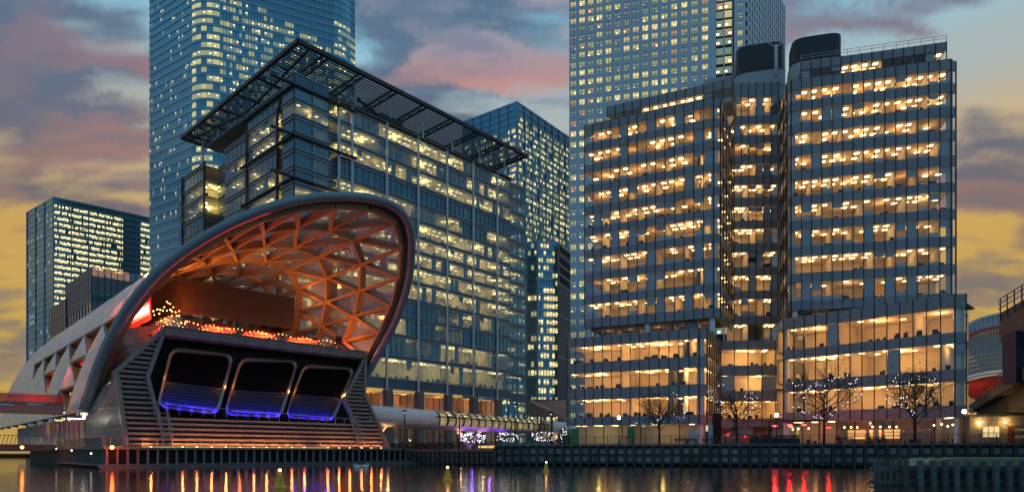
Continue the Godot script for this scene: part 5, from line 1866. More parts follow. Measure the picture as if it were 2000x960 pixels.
func trees() -> void:
	var b1 := plan(1288, 97) + Vector3.UP * QUAY
	var b2 := plan(1439, 95) + Vector3.UP * QUAY
	var b3 := plan(1610, 89) + Vector3.UP * QUAY
	var b4 := plan(1788, 87.5) + Vector3.UP * QUAY
	bare_tree("leftmost bare tree on the quay before the pale shop front", b1, 7.2, 5, 1.0, 60, 1.0)
	bare_tree("bare tree before the recessed middle of the corner block", b2, 7.6, 8, 1.0, 60, 0.9)
	bare_tree("widest bare tree on the quay with spreading branches above red lamps", b3, 10.4, 13, 1.0, 500, 1.15)
	bare_tree("rightmost quay tree with some brown leaves before the bar window", b4, 9.2, 21, 0.95, 1100, 0.95)
	fairy_string("fairy lights curling beneath the leftmost quay tree's right side", px_line([[1243, 822], [1250, 829], [1265, 829], [1285, 818], [1300, 808], [1318, 812], [1332, 814], [1336, 800], [1344, 803], [1330, 790], [1331, 778], [1318, 770]], 96.5), b1, 62)
	fairy_string("fairy lights looped round the tree before the recessed middle", px_line([[1413, 748], [1400, 757], [1387, 765], [1394, 780], [1412, 790], [1404, 796], [1418, 806], [1425, 808]], 94.5), b2, 40)
	fairy_string("fairy lights hooked on the right branches of the recess tree", px_line([[1458, 758], [1460, 768], [1475, 770], [1476, 780], [1458, 776]], 94.5), b2, 26)
	fairy_string("fairy lights trailing low under the recess tree's right branches", px_line([[1452, 802], [1470, 800], [1484, 794], [1480, 788], [1462, 786]], 94.5), b2, 24)
	fairy_string("long fairy light garland hanging across the widest tree", px_line([[1551, 792], [1560, 800], [1575, 808], [1592, 811], [1604, 815], [1618, 810], [1640, 800], [1656, 786], [1672, 778], [1684, 772], [1672, 768], [1660, 752], [1668, 748], [1674, 736]], 88.5), b3, 80)
	fairy_string("fairy lights draped high in the widest tree's crown", px_line([[1548, 747], [1560, 753], [1580, 754], [1592, 752], [1612, 752], [1625, 742], [1640, 734], [1655, 735]], 88.5), b3, 40)
	fairy_string("short fairy light loop in the middle of the widest tree", px_line([[1548, 770], [1562, 774], [1575, 780], [1568, 766], [1585, 758], [1598, 745]], 88.5), b3, 30)
	fairy_string("fairy light loop round the rightmost tree's left side", px_line([[1755, 735], [1748, 745], [1737, 757], [1735, 772], [1738, 785], [1748, 786], [1760, 780], [1772, 772], [1752, 783], [1768, 793], [1778, 800], [1788, 808]], 87.0), b4, 70)
	fairy_string("fairy light arc over the rightmost tree's crown", px_line([[1760, 751], [1778, 744], [1795, 737], [1806, 740], [1829, 742], [1832, 755], [1826, 772], [1808, 780], [1790, 785], [1770, 780]], 87.0), b4, 64)

# ---------------------------------------------------------------- quay furniture
func lamp_post(label: String, px: float, y_lamp: float, d: float) -> void:
	var up := Vector3.UP
	var base := plan(px, d) + up * QUAY
	var top := hy(y_lamp, d)
	var t := thing("lamp_post", label, "street lamp", base, "lit lamp posts on the right quay")
	var m := MB.new()
	m.lathe(base, [[0.16, 0.0], [0.16, 0.25], [0.09, 0.4], [0.06, 1.2], [0.05, top - QUAY - 0.35], [0.14, top - QUAY - 0.28]], 12)
	part(t, "pole", m, M.iron)
	var l := MB.new()
	l.lathe(Vector3(base.x, top, base.z), [[0.05, -0.26], [0.20, -0.2], [0.22, 0.05], [0.16, 0.22], [0.0, 0.26]], 12)
	var lan := part(t, "lantern", l, glow(1.0, 0.74, 0.40, 22.0))
	var cap := MB.new()
	cap.lathe(Vector3(base.x, top, base.z), [[0.24, 0.26], [0.05, 0.40], [0.0, 0.5]], 12)
	part(lan, "cap", cap, M.iron)
	omni(t, Vector3(base.x, top, base.z), Color(1.0, 0.72, 0.4), 14.0, 0.2, 20.0)

func mast_lamp(label: String, px: float, y_top: float, d: float, y0: float) -> void:
	var up := Vector3.UP
	var base := plan(px, d) + up * y0
	var top := hy(y_top, d)
	var t := thing("mast_lamp", label, "street lamp", base, "slim dark mast lamps by the footbridge")
	var m := MB.new()
	m.lathe(base, [[0.14, 0.0], [0.14, 1.0], [0.10, 1.1], [0.09, top - y0]], 10)
	part(t, "pole", m, M.iron)
	var h := MB.new()
	h.lathe(Vector3(base.x, top, base.z), [[0.10, -0.1], [0.42, 0.1], [0.42, 0.16], [0.1, 0.25]], 14)
	var head := part(t, "head", h, M.iron)
	var l := MB.new()
	l.lathe(Vector3(base.x, top, base.z), [[0.09, -0.32], [0.09, -0.08]], 8)
	part(head, "lens", l, glow(1.0, 0.9, 0.75, 3.0))

func bench(label: String, px: float, d: float, turn: float, w := 1.9) -> void:
	var c := plan(px, d) + Vector3.UP * QUAY
	var t := thing("bench", label, "bench", c, "dark slatted benches on the quay")
	var e := Vector3(cos(turn), 0, -sin(turn))
	var n := e.cross(Vector3.UP)
	if n.dot(-c) < 0: n = -n
	var up := Vector3.UP
	var wood := mat(0.05, 0.035, 0.025, 0.7)
	for i in 4: piece(t, "seat_slat", wood, c + up * 0.45 + n * (0.12 * i - 0.18), e * w, up * 0.04, n * 0.09)
	for i in 3: piece(t, "back_slat", wood, c + up * (0.58 + 0.13 * i) - n * 0.28, e * w, up * 0.09, n * 0.04)
	for s in [-0.46, 0.46]:
		for z in [-0.24, 0.2]:
			piece(t, "leg", wood, c + e * w * s + up * (0.44 if z < 0 else 0.3) + n * z, e * 0.07, up * (0.88 if z < 0 else 0.6), n * 0.07)
		piece(t, "arm", wood, c + e * w * s + up * 0.64, e * 0.07, up * 0.05, n * 0.52)

func hedge_ball(called: String, label: String, c: Vector3, half: Vector3, lights: int, category := "shrub", group := "") -> void:
	var t := thing(called, label, category, c - Vector3.UP * half.y, group)
	var m := MB.new()
	var r := RandomNumberGenerator.new()
	r.seed = int(absf(c.x) * 100)
	for i in 900:
		var p := Vector3(r.randf_range(-1, 1), r.randf_range(-1, 1), r.randf_range(-1, 1))
		if p.length() > 1.0: continue
		p = p.normalized() * pow(p.length(), 0.4)
		var q := c + p * half
		var x := Vector3(r.randf_range(-1, 1), r.randf_range(-1, 1), r.randf_range(-1, 1)).normalized() * 0.11
		var z := x.cross(Vector3(r.randf_range(-1, 1), 1, r.randf_range(-1, 1))).normalized() * 0.07
		m.quad(q - x, q + z, q + x, q - z)
	part(t, "foliage", m, mat(0.03, 0.04, 0.018, 0.8), true)
	var s := MB.new()
	s.tube(PackedVector3Array([c - Vector3.UP * half.y, c]), PackedFloat32Array([0.07, 0.04]), 6)
	part(t, "stem", s, M.iron)
	if lights > 0:
		var b := MB.new()
		for i in int(lights * 0.7):
			var p2 := Vector3(r.randf_range(-1, 1), r.randf_range(-0.9, 1), r.randf_range(-1, 1)).normalized()
			b.ball(c + p2 * half * r.randf_range(0.75, 1.05), 0.055, 3, 5)
		part(t, "light_bulb", b, glow(0.95, 0.95, 1.0, 4.5), true)

func furniture() -> void:
	var up := Vector3.UP
	lamp_post("lit lamp post left of the leftmost quay tree", 1209, 815, 98)
	lamp_post("lit lamp post beside the cafe with red lamps", 1517, 810, 92)
	lamp_post("lit lamp post at the right corner of the corner block", 1884, 803, 87)
	mast_lamp("slim mast lamp nearest the hall's right louvres", 790, 803, 111, 2.3)
	mast_lamp("slim mast lamp crossing the footbridge windows' left end", 897, 806, 107, 2.3)
	mast_lamp("tallest slim mast lamp with a branched head by the footbridge windows", 1006, 790, 104, QUAY)
	mast_lamp("rightmost slim mast lamp before the footbridge's white end", 1076, 806, 103, QUAY)
	bench("bench right of the leftmost quay tree", 1331, 97.5, 0.25)
	bench("bench beside the glass door of the shop front", 1352, 97.2, 0.25, 1.5)
	bench("long bench before the tall black panel", 1390, 96.5, 0.25, 2.6)
	bench("bench under the right branches of the widest tree", 1652, 89.2, 0.25, 2.8)
	bench("bench between the widest and the rightmost tree", 1715, 88.3, 0.25, 2.8)
	# tall black panel
	var q := plan(1401, 100) + up * (QUAY + 2.3)
	var t := thing("black_panel", "tall black information panel beside the recessed entrance", "sign", q - up * 2.3)
	piece(t, "board", M.black, q, Vector3(1.1, 0, 0.2), up * 4.6, Vector3(0, 0, 0.25))
	piece(t, "plinth", M.iron, q - up * 2.2, Vector3(1.3, 0, 0.2), up * 0.25, Vector3(0, 0, 0.45))
	# litter bin
	var bq := plan(1228, 98.5) + up * QUAY
	var bt := thing("litter_bin", "small grey litter bin beside the left lamp post", "bin", bq)
	var bm := MB.new()
	bm.lathe(bq, [[0.28, 0.0], [0.30, 0.9], [0.32, 0.92], [0.32, 1.0], [0.0, 1.05]], 14)
	part(bt, "body", bm, M.rail)
	var bl := MB.new()
	bl.lathe(bq, [[0.33, 0.98], [0.34, 1.06], [0.2, 1.1]], 14)
	part(bt, "rim", bl, M.iron)
	# planters with low hedges before the cafe
	for i in 4:
		var pq := plan(1478 + i * 24.0, 93.0 - i * 0.4) + up * QUAY
		var pt := thing("hedge_planter", ["dark planter with a low hedge at the steps", "dark hedge planter second from the steps", "dark hedge planter below the red lamps", "dark hedge planter nearest the widest tree"][i], "planter", pq, "dark planters before the cafe")
		piece(pt, "box", mat(0.02, 0.02, 0.024, 0.6), pq + up * 0.4, Vector3(1.6, 0, 0.3), up * 0.8, Vector3(-0.1, 0, 0.55))
		var hm := MB.new()
		for j in 260:
			var c := pq + up * (0.85 + rng.randf() * 0.35) + Vector3(rng.randf_range(-0.78, 0.78), 0, rng.randf_range(-0.25, 0.25))
			var x := Vector3(rng.randf_range(-1, 1), rng.randf_range(-1, 1), rng.randf_range(-1, 1)).normalized() * 0.09
			var z := x.cross(Vector3(rng.randf_range(-1, 1), 1, 0)).normalized() * 0.05
			hm.quad(c - x, c + z, c + x, c - z)
		part(pt, "foliage", hm, mat(0.03, 0.042, 0.016, 0.8), true)
	# cafe: awning, red heat lamps, warm bulbs
	var aw := thing("cafe_awning", "dark flat awning over the cafe terrace with red lamps", "awning", plan(1555, 93) + up * QUAY)
	piece(aw, "roof", M.iron, plan(1550, 95.5) + up * hy(820, 93), Vector3(7.0, 0, 1.4), up * 0.15, Vector3(-0.4, 0, 3.0))
	for px in [1502.0, 1600.0]: piece(aw, "post", M.iron, plan(px, 94) + up * (QUAY + hy(820, 93)) * 0.5, Vector3(0.1, 0, 0), up * (hy(820, 93) - QUAY), Vector3(0, 0, 0.1))
	var reds := [[1514.0, 831.0, "left"], [1543, 829, "middle"], [1571, 829, "right"], [1619, 834, ""]]
	for i in 4:
		var r: Array = reds[i]
		var rq := P(r[0], r[1], 94.5)
		var rt := thing("red_heat_lamp", ["red heat lamp at the cafe, nearest the lamp post", "middle red heat lamp under the cafe awning", "red heat lamp under the awning's right end", "small red lamp right of the widest tree's trunk"][i], "lamp", rq, "red lamps of the cafe")
		var rm := MB.new()
		rm.lathe(rq, [[0.0, -0.1], [0.30, -0.08], [0.30, 0.06], [0.0, 0.1]], 12)
		var el := part(rt, "element", rm, glow(1.0, 0.05, 0.06, 7.0 if i < 3 else 4.0))
		var rc := MB.new()
		rc.lathe(rq, [[0.42, 0.10], [0.36, 0.2], [0.05, 0.3], [0.05, 0.5]], 12)
		part(el, "hood", rc, M.iron)
		omni(rt, rq - up * 0.3, Color(1.0, 0.06, 0.05), 12.0 if i < 3 else 5.0, 0.15, 8.0)
	var wb := [[1549.0, 838.0], [1560, 837], [1580, 836], [1650, 834], [1663, 834], [1675, 834], [1705, 833], [1720, 833], [1738, 833], [1752, 833], [1825, 830], [1840, 828], [1852, 832], [1862, 829]]
	for i in wb.size():
		var wq := P(wb[i][0], wb[i][1], 95.0 if wb[i][0] < 1600 else 94.0 - (wb[i][0] - 1600) * 0.018)
		var wt := thing("pendant_bulb", "small amber pendant bulb in the ground floor bar, %s from the left" % NTH[i], "lamp", wq, "amber bulbs in the bar windows")
		var wm := MB.new()
		wm.ball(wq, 0.12, 5, 8)
		part(wt, "bulb", wm, glow(1.0, 0.58, 0.24, 9.0))
		piece(wt, "flex", M.black, wq + up * 0.35, Vector3(0.02, 0, 0), up * 0.5, Vector3(0, 0, 0.02))
	# entrance steps with a handrail
	var st := thing("entrance_steps", "grey steps with a pale handrail before the recessed entrance", "steps", plan(1445, 98) + up * QUAY)
	for i in 5: piece(st, "step", M.pave, plan(1446, 98 + i * 0.45) + up * (QUAY + 0.09 + i * 0.17), Vector3(4.2, 0, 0.9), up * 0.17, Vector3(-0.1, 0, 0.45 + 0.001 * i))
	var hr := MB.new()
	hr.bar(plan(1422, 97.6) + up * (QUAY + 0.0), plan(1422, 97.6) + up * (QUAY + 1.1), 0.07, 0.07)
	hr.bar(plan(1422, 97.6) + up * (QUAY + 1.1), plan(1430, 99.8) + up * (QUAY + 1.9), 0.07, 0.07)
	part(st, "handrail", hr, M.steel)
	# glowing shrubs by the footbridge
	hedge_ball("lit_shrub", "shrub netted with white lights under the purple lit footbridge", plan(924, 110) + up * 4.3, Vector3(2.3, 0.95, 1.2), 150, "shrub", "shrubs netted with white lights")
	hedge_ball("lit_shrub", "white lit shrub between two mast lamps, middle of three", plan(992, 109) + up * 4.4, Vector3(2.0, 0.8, 1.2), 110, "shrub", "shrubs netted with white lights")
	hedge_ball("lit_shrub", "white lit shrub nearest the corner block, left of its corner", plan(1060, 108) + up * 4.5, Vector3(1.9, 0.9, 1.2), 90, "shrub", "shrubs netted with white lights")
	hedge_ball("lit_shrub", "small white lit shrub right against the corner block's edge", plan(1100, 107) + up * 4.6, Vector3(0.6, 1.3, 0.6), 34, "shrub", "shrubs netted with white lights")
	for i in 7:
		hedge_ball("low_shrub", "low dark shrub on the dock under the footbridge, %s from the hall" % NTH[i], plan(768 + i * 18.0, 117 - i * 0.8) + up * 3.0, Vector3(1.0, 0.55 + 0.1 * (i % 3), 0.7), 0, "shrub", "low dark shrubs under the footbridge")
	# lit kiosk counter under the bridge
	var kq := plan(952, 107.5) + up * (hy(872, 107.5))
	var kt := thing("lit_planter_bench", "low amber lit bench strip on the dock wall", "bench", kq)
	piece(kt, "lit_front", glow(1.0, 0.62, 0.2, 1.4), kq, Vector3(2.9, 0, 0.3), up * 0.35, Vector3(0, 0, 0.2))
	piece(kt, "top", M.concrete, kq + up * 0.26, Vector3(3.2, 0, 0.3), up * 0.12, Vector3(0, 0, 0.6))
	# tensioned fabric sail
	var sail := MB.new()
	var s0 := P(1042, 786, 150)
	var s1 := P(1106, 780, 140)
	var s2 := P(1106, 822, 140)
	var s3 := P(1050, 794, 150)
	var rootS := thing("fabric_canopy", "taut beige fabric canopy on a silver strut left of the corner block", "canopy", plan(1075, 145) + up * QUAY)
	for i in 8:
		for j in 4:
			var f := func(x: float, z: float) -> Vector3: return s0.lerp(s1, x).lerp(s3.lerp(s2, x), z) - up * sin(x * PI) * sin(z * PI) * 0.6
			sail.quad(f.call(i / 8.0, j / 4.0), f.call((i + 1) / 8.0, j / 4.0), f.call((i + 1) / 8.0, (j + 1) / 4.0), f.call(i / 8.0, (j + 1) / 4.0))
	part(rootS, "fabric", sail, mat(0.36, 0.30, 0.24, 0.8))
	var strut := MB.new()
	strut.tube(PackedVector3Array([P(1038, 783, 150), P(1104, 812, 139.5)]), PackedFloat32Array([0.22, 0.22]), 8)
	part(rootS, "strut", strut, M.steel)
	for px in [1057.0, 1078.0]: piece(rootS, "post", M.concrete, plan(px, 146) + up * (QUAY + hy(800, 146)) * 0.5, Vector3(0.5, 0, 0), up * (hy(800, 146) - QUAY), Vector3(0, 0, 0.5))
	# curved security camera poles
	for cpx in [[1110.0, 816.0, 103.0, "curved white camera bracket on the corner block's left edge"], [1893, 798, 88.0, "curved white camera bracket beside the right lamp post"]]:
		var cq := P(cpx[0], cpx[1], cpx[2])
		var ct := thing("camera_bracket", cpx[3], "security camera", cq)
		var cm := MB.new()
		cm.tube(PackedVector3Array([cq + Vector3(-0.4, -1.0, 0), cq + Vector3(-0.4, -0.2, 0), cq + Vector3(-0.1, 0.05, 0), cq + Vector3(0.3, 0.0, 0), cq + Vector3(0.45, -0.25, 0)]), PackedFloat32Array([0.05, 0.05, 0.05, 0.05, 0.05]), 6)
		var arm := part(ct, "arm", cm, M.white_panel)
		var cb := MB.new()
		cb.ball(cq + Vector3(0.47, -0.45, 0), 0.2, 6, 10)
		part(arm, "dome", cb, M.rail)

# ---------------------------------------------------------------- right edge: viaduct, station arch, kiosk, fender
func viaduct() -> void:
	var up := Vector3.UP
	var root := thing("railway_viaduct", "dark concrete railway viaduct with blue railings at the right edge", "viaduct", plan(2000, 70) + up * QUAY)
	var conc := grained(mat(0.13, 0.12, 0.115, 0.85), M.mottle, 0.15)
	# upper girder coming towards the right
	var a := plan(1953, 78)
	var b := plan(2400, 40)
	var e := (b - a).normalized()
	var n := toward_eye(e, a, b)
	var y1 := hy(612, 78)
	var y0 := hy(672, 78)
	var m := MB.new()
	m.slab([a + up * y1, b + up * y1, b + up * y0, a + e * 2.0 + up * (y0 - 0.8), a + up * (y0 + 0.6)], -n * 9.0)
	part(root, "girder", m, conc)
	for i in 18:
		var q := a.lerp(b, (i + 0.3) / 18.0) + up * y1 + n * 0.1
		piece(root, "rail_post", mat(0.04, 0.05, 0.14, 0.5), q + up * 0.35, e * 0.12, up * 2.5, n * 0.12)
	for yy in [0.5, 1.05, 1.55]:
		piece(root, "rail", mat(0.05, 0.06, 0.15, 0.5), (a + b) * 0.5 + up * (y1 + yy) + n * 0.12, b - a, up * 0.08, n * 0.08)
	# lower deck running back to the station
	var c := plan(2060, 56)
	var d := plan(1893, 128)
	var f := (d - c).normalized()
	var k := toward_eye(f, c, d)
	if k.x > 0: k = -k
	var z1 := 10.9
	m = MB.new()
	m.slab([c + up * z1, d + up * z1, d + up * (z1 - 1.4), c + up * (z1 - 1.4)], -k * 8.0)
	part(root, "lower_deck", m, conc)
	m = MB.new()
	m.slab([c + up * (z1 - 1.45) - k * 1.2, d + up * (z1 - 1.45) - k * 1.2, d + up * (z1 - 3.2) - k * 1.2, c + up * (z1 - 4.2) - k * 1.2], -k * 6.0)
	part(root, "deck_beam", m, mat(0.03, 0.026, 0.026, 0.7))
	for i in 34:
		var q2 := c.lerp(d, (i + 0.5) / 34.0) + up * (z1 + 0.6)
		piece(root, "rail_post", mat(0.05, 0.045, 0.05, 0.6), q2, f * 0.07, up * 1.2, k * 0.07)
	for yy in [0.5, 1.2]:
		piece(root, "rail", mat(0.05, 0.045, 0.05, 0.6), (c + d) * 0.5 + up * (z1 + yy), d - c, up * 0.07, k * 0.07)
	# piers
	piece(root, "pier", mat(0.03, 0.035, 0.07, 0.6), plan(1992, 72) + up * 12.0, Vector3(2.2, 0, 0), up * 5.5, Vector3(0, 0, 2.0))
	for px in [[1935.0, 104.0], [2000.0, 84.0]]:
		piece(root, "pier", conc, plan(px[0], px[1]) + up * (QUAY + z1 - 3.2) * 0.5 + Vector3(3, 0, 0), Vector3(4.0, 0, 0), up * (z1 - 3.2 - QUAY), Vector3(0, 0, 2.5))

func station() -> void:
	var up := Vector3.UP
	var d := 165.0
	var root := thing("station_arch", "arched glass station roof with a red lit vault behind the viaduct", "station", plan(1960, d) + up * QUAY)
	var c := Vector3(plan(1972, d).x, 0, -d)
	var red := mat(0.55, 0.06, 0.05, 0.5)
	var arc := func(rx: float, y_base: float, y_top: float, t: float) -> Vector3:
		var a := PI * (1.0 - t)
		return c + Vector3(cos(a) * rx, y_base + sin(a) * (y_top - y_base), 0)
	var top := hy(612, d)
	var base := hy(690, d)
	for spec in [[14.6, base, top, 0.5, 0.8, M.alu, "roof_edge"], [14.0, base - 1.5, top - 3.2, 0.7, 1.2, red, "red_arch"], [13.6, hy(765, d), hy(727, d), 0.5, 0.9, M.white_panel, "lower_arch"]]:
		var m := MB.new()
		for i in 36:
			m.bar(arc.call(spec[0], spec[1], spec[2], i / 36.0), arc.call(spec[0], spec[1], spec[2], (i + 1) / 36.0), spec[3], spec[4], Vector3.BACK)
		part(root, spec[6], m, spec[5])
	# glazed strip between the two upper arches, ribs every few degrees
	var ribs := MB.new()
	var glass := MB.new()
	for i in 36:
		var p0: Vector3 = arc.call(14.6, base, top, i / 36.0)
		var p1: Vector3 = arc.call(14.0, base - 1.5, top - 3.2, i / 36.0)
		var p2: Vector3 = arc.call(14.6, base, top, (i + 1) / 36.0)
		var p3: Vector3 = arc.call(14.0, base - 1.5, top - 3.2, (i + 1) / 36.0)
		ribs.bar(p0, p1, 0.2, 0.2)
		glass.quad(p1, p0, p2, p3)
		# barrel shell running back
		glass.quad(p0, p0 + Vector3(6, 0, -40), p2 + Vector3(6, 0, -40), p2)
	part(root, "glazing_rib", ribs, M.alu, true)
	part(root, "roof_glazing", glass, M.blue_glass)
	# screen wall of small panels
	var scr := MB.new()
	var bars := MB.new()
	for i in 40:
		var x := lerpf(-13.4, 13.4, (i + 0.5) / 40.0)
		var yt: float = (base - 1.5) + sqrt(maxf(0.0, 1.0 - pow(x / 14.0, 2))) * (top - 3.2 - base + 1.5) - 0.8
		var yb: float = hy(765, d) + sqrt(maxf(0.0, 1.0 - pow(x / 13.6, 2))) * (hy(727, d) - hy(765, d)) + 0.6
		var rows := int((yt - yb) / 1.1)
		for r in rows:
			var y := yb + (r + 0.5) * 1.1
			scr.obox(c + Vector3(x, y, -0.4), Vector3(0.28, 0, 0), up * 0.42, Vector3(0, 0, 0.1))
		bars.obox(c + Vector3(x + 0.33, (yt + yb) * 0.5, -0.5), Vector3(0.05, 0, 0), up * (yt - yb) * 0.5, Vector3(0, 0, 0.1))
	part(root, "screen_panel", scr, mat(0.34, 0.32, 0.32, 0.4, 0.3), true)
	part(root, "screen_bar", bars, mat(0.12, 0.11, 0.11, 0.5), true)
	# red vault under the lower arch
	var vault := MB.new()
	for i in 30:
		var p4: Vector3 = arc.call(13.2, hy(765, d) - 0.5, hy(727, d) - 0.6, i / 30.0)
		var p5: Vector3 = arc.call(13.2, hy(765, d) - 0.5, hy(727, d) - 0.6, (i + 1) / 30.0)
		vault.quad(p4, p5, p5 + Vector3(5, -1, -36), p4 + Vector3(5, -1, -36))
	part(root, "red_vault", vault, red)
	var vr := MB.new()
	for j in 9:
		for i in 24:
			var g := Vector3(5, -1, -36) * (j / 9.0)
			vr.bar((arc.call(13.0, hy(765, d) - 0.6, hy(727, d) - 0.7, i / 24.0) as Vector3) + g, (arc.call(13.0, hy(765, d) - 0.6, hy(727, d) - 0.7, (i + 1) / 24.0) as Vector3) + g, 0.2, 0.3, Vector3.BACK)
	part(root, "vault_rib", vr, mat(0.30, 0.04, 0.03, 0.6), true)
	for i in 4:
		var q := c + Vector3(-7.0 + i * 2.5, hy(770, d) - 0.8, -6.0 - i * 6.0)
		omni(root, q, Color(1.0, 0.62, 0.35), 90.0, 0.4, 30.0)
		piece(root, "platform_lamp", glow(1.0, 0.75, 0.45, 7.0), q + up * 0.2, Vector3(1.3, 0, 0), up * 0.25, Vector3(0, 0, 0.6))
	piece(root, "platform_screen", glow(0.95, 0.62, 0.25, 0.7), c + Vector3(-6.0, hy(781, d), -34), Vector3(16, 0, 0), up * 3.2, Vector3(0, 0, 0.2))

func kiosk() -> void:
	var up := Vector3.UP
	var a := plan(1893, 90.5)
	var b := plan(2060, 87)
	var e := (b - a).normalized()
	var n := toward_eye(e, a, b)
	var y1 := hy(813, 90)
	var root := thing("concrete_kiosk", "low pale concrete building with two lit windows beneath the viaduct", "building", (a + b) * 0.5 + up * QUAY)
	var conc := grained(mat(0.30, 0.27, 0.24, 0.9), M.mottle, 0.3)
	var length := (b - a).length()
	var m := MB.new()
	m.slab([a + up * QUAY, b + up * QUAY, b + up * y1, a + up * y1], -n * 5.0)
	# courses of blocks as separate panels in front
	part(root, "wall", m, conc)
	for r in 4:
		for c in 6:
			var w := length / 6.0
			var h := (y1 - QUAY) / 4.0
			if r in [1, 2] and c in [1, 2, 4, 5]: continue
			piece(root, "wall_block", conc, a + e * w * (c + 0.5) + up * (QUAY + h * (r + 0.5)) + n * 0.06, e * (w - 0.04), up * (h - 0.03), n * 0.12)
	piece(root, "roof_slab", M.concrete, (a + b) * 0.5 + up * (y1 + 0.12) - n * 2.3, e * (length + 0.6), up * 0.25, n * 5.6)
	for px in [[1920.0, 1953.0], [1982.0, 2015.0]]:
		var wa := plan_on(px[0], a, e)
		var wb := plan_on(px[1], a, e)
		var wy0 := hy(856, 90)
		var wy1 := hy(832, 90)
		var win := piece(root, "window", glow(1.0, 0.70, 0.30, 0.85), (wa + wb) * 0.5 + up * (wy0 + wy1) * 0.5 + n * 0.05, wb - wa, up * (wy1 - wy0), n * 0.1)
		for i in 4: piece(root, "window_bar", M.rail, wa.lerp(wb, i / 3.0) + up * (wy0 + wy1) * 0.5 + n * 0.13, e * 0.07, up * (wy1 - wy0), n * 0.06)
		for i in 3: piece(root, "window_bar", M.rail, (wa + wb) * 0.5 + up * lerpf(wy0, wy1, i / 2.0) + n * 0.135, wb - wa, up * 0.07, n * 0.06)
	var dq := plan_on(1975, a, e)
	piece(root, "door", mat(0.16, 0.04, 0.02, 0.5), dq + up * (QUAY + 1.15) + n * 0.16, e * 0.75, up * 2.3, n * 0.06)
	for px in [1913.5, 1963.0]:
		var lq := plan_on(px, a, e) + up * hy(825, 90) + n * 0.25
		var lm := piece(root, "wall_lamp", glow(1.0, 0.80, 0.42, 10.0), lq, e * 0.28, up * 0.28, n * 0.15)
		omni(root, lq + n * 0.3, Color(1.0, 0.78, 0.42), 3.0, 0.12, 8.0)

func fender() -> void:
	var up := Vector3.UP
	var root := thing("timber_fender", "weathered timber fender of upright piles in the bottom right foreground", "fender", plan(1850, 40))
	var wood := [grained(mat(0.20, 0.21, 0.205, 0.9), M.streak, 1.4), grained(mat(0.16, 0.168, 0.165, 0.9), M.streak, 1.8), grained(mat(0.13, 0.14, 0.125, 0.95), M.streak, 1.1)]
	var xs := [1712.0, 1722, 1733, 1744, 1757, 1770, 1798, 1824, 1846, 1869, 1894, 1920, 1946, 1972, 1998, 2024]
	for i in xs.size():
		var d := 40.0 if i > 5 else 40.0 + (5 - i) * 0.5
		var x: float = xs[i]
		var top := hy(898.0 if i > 5 else 894.0 + (i % 2) * 2.0, d) + rng.randf_range(-0.02, 0.02)
		var q := plan(x, d)
		var m := MB.new()
		var w := 0.155 * (1.0 if i > 5 else 0.85)
		# bevelled, slightly worn pile
		var ring := []
		for cc in [[-1, -0.7], [-0.7, -1], [0.7, -1], [1, -0.7], [1, 0.7], [0.7, 1], [-0.7, 1], [-1, 0.7]]:
			ring.append(Vector3(cc[0] * w * rng.randf_range(0.92, 1.05), 0, cc[1] * w))
		for k in 8:
			var p0: Vector3 = q + ring[k]
			var p1: Vector3 = q + ring[(k + 1) % 8]
			m.quad(p0 - up * 1.0, p0 + up * (top - 0.03), p1 + up * (top - 0.03), p1 - up * 1.0)
			m.tri(q + up * (top + rng.randf_range(0.0, 0.03)), p1 + up * (top - 0.03), p0 + up * (top - 0.03))
		var pile := part(root, "pile", m, wood[i % 3])
		var bolt := MB.new()
		bolt.tube(PackedVector3Array([q + up * (top - 0.62) + Vector3(0, 0, w - 0.02), q + up * (top - 0.62) + Vector3(0, 0, w + 0.035)]), PackedFloat32Array([0.035, 0.035]), 8)
		part(pile, "bolt", bolt, M.iron)
	piece(root, "waling_beam", wood[1], plan(1880, 40.45) + up * 1.0, Vector3(11.0, 0, 0), up * 0.28, Vector3(0, 0, 0.3))
	piece(root, "waling_beam", wood[2], plan(1880, 40.45) + up * 0.2, Vector3(11.0, 0, 0), up * 0.28, Vector3(0, 0, 0.3))
	# concrete landing with a mossy sloping end
	var land := thing("mossy_landing", "mossy concrete landing slab with a sloping end behind the timber fender", "landing", plan(1900, 45))
	var m2 := MB.new()
	var moss := grained(mat(0.40, 0.42, 0.34, 0.95), noise_tex(0.02, 5, Color(0.45, 0.52, 0.36), Color(1, 1, 1), 33), 1.2)
	m2.slab([P(1785, 909, 46), P(1830, 899, 46), P(1862, 893.5, 46), P(2120, 893.5, 46), P(2120, 909.5, 46)], Vector3(0.5, 0.0, -5))
	part(land, "slab", m2, moss)
	var m3 := MB.new()
	m3.slab([P(1790, 911, 46.5), P(2120, 911, 46.5), P(2120, 960, 46.5), P(1790, 960, 46.5)], Vector3(0, 0, -3))
	part(land, "base", m3, M.black)
	var weeds := MB.new()
	for i in 160:
		var px := rng.randf_range(1712, 1860)
		var q3 := P(px, rng.randf_range(893, 897), 40.3 + rng.randf() * 0.8)
		weeds.quad(q3, q3 + Vector3(0.015, 0, 0), q3 + Vector3(rng.randf_range(-0.06, 0.08), rng.randf_range(0.06, 0.2), 0), q3 + Vector3(rng.randf_range(-0.06, 0.06), rng.randf_range(0.06, 0.16), 0))
	var wo := solo("weeds", weeds, mat(0.05, 0.07, 0.02, 0.9), "thin green weeds growing on the left timber piles", "weeds")
	wo.set_meta("kind", "stuff")

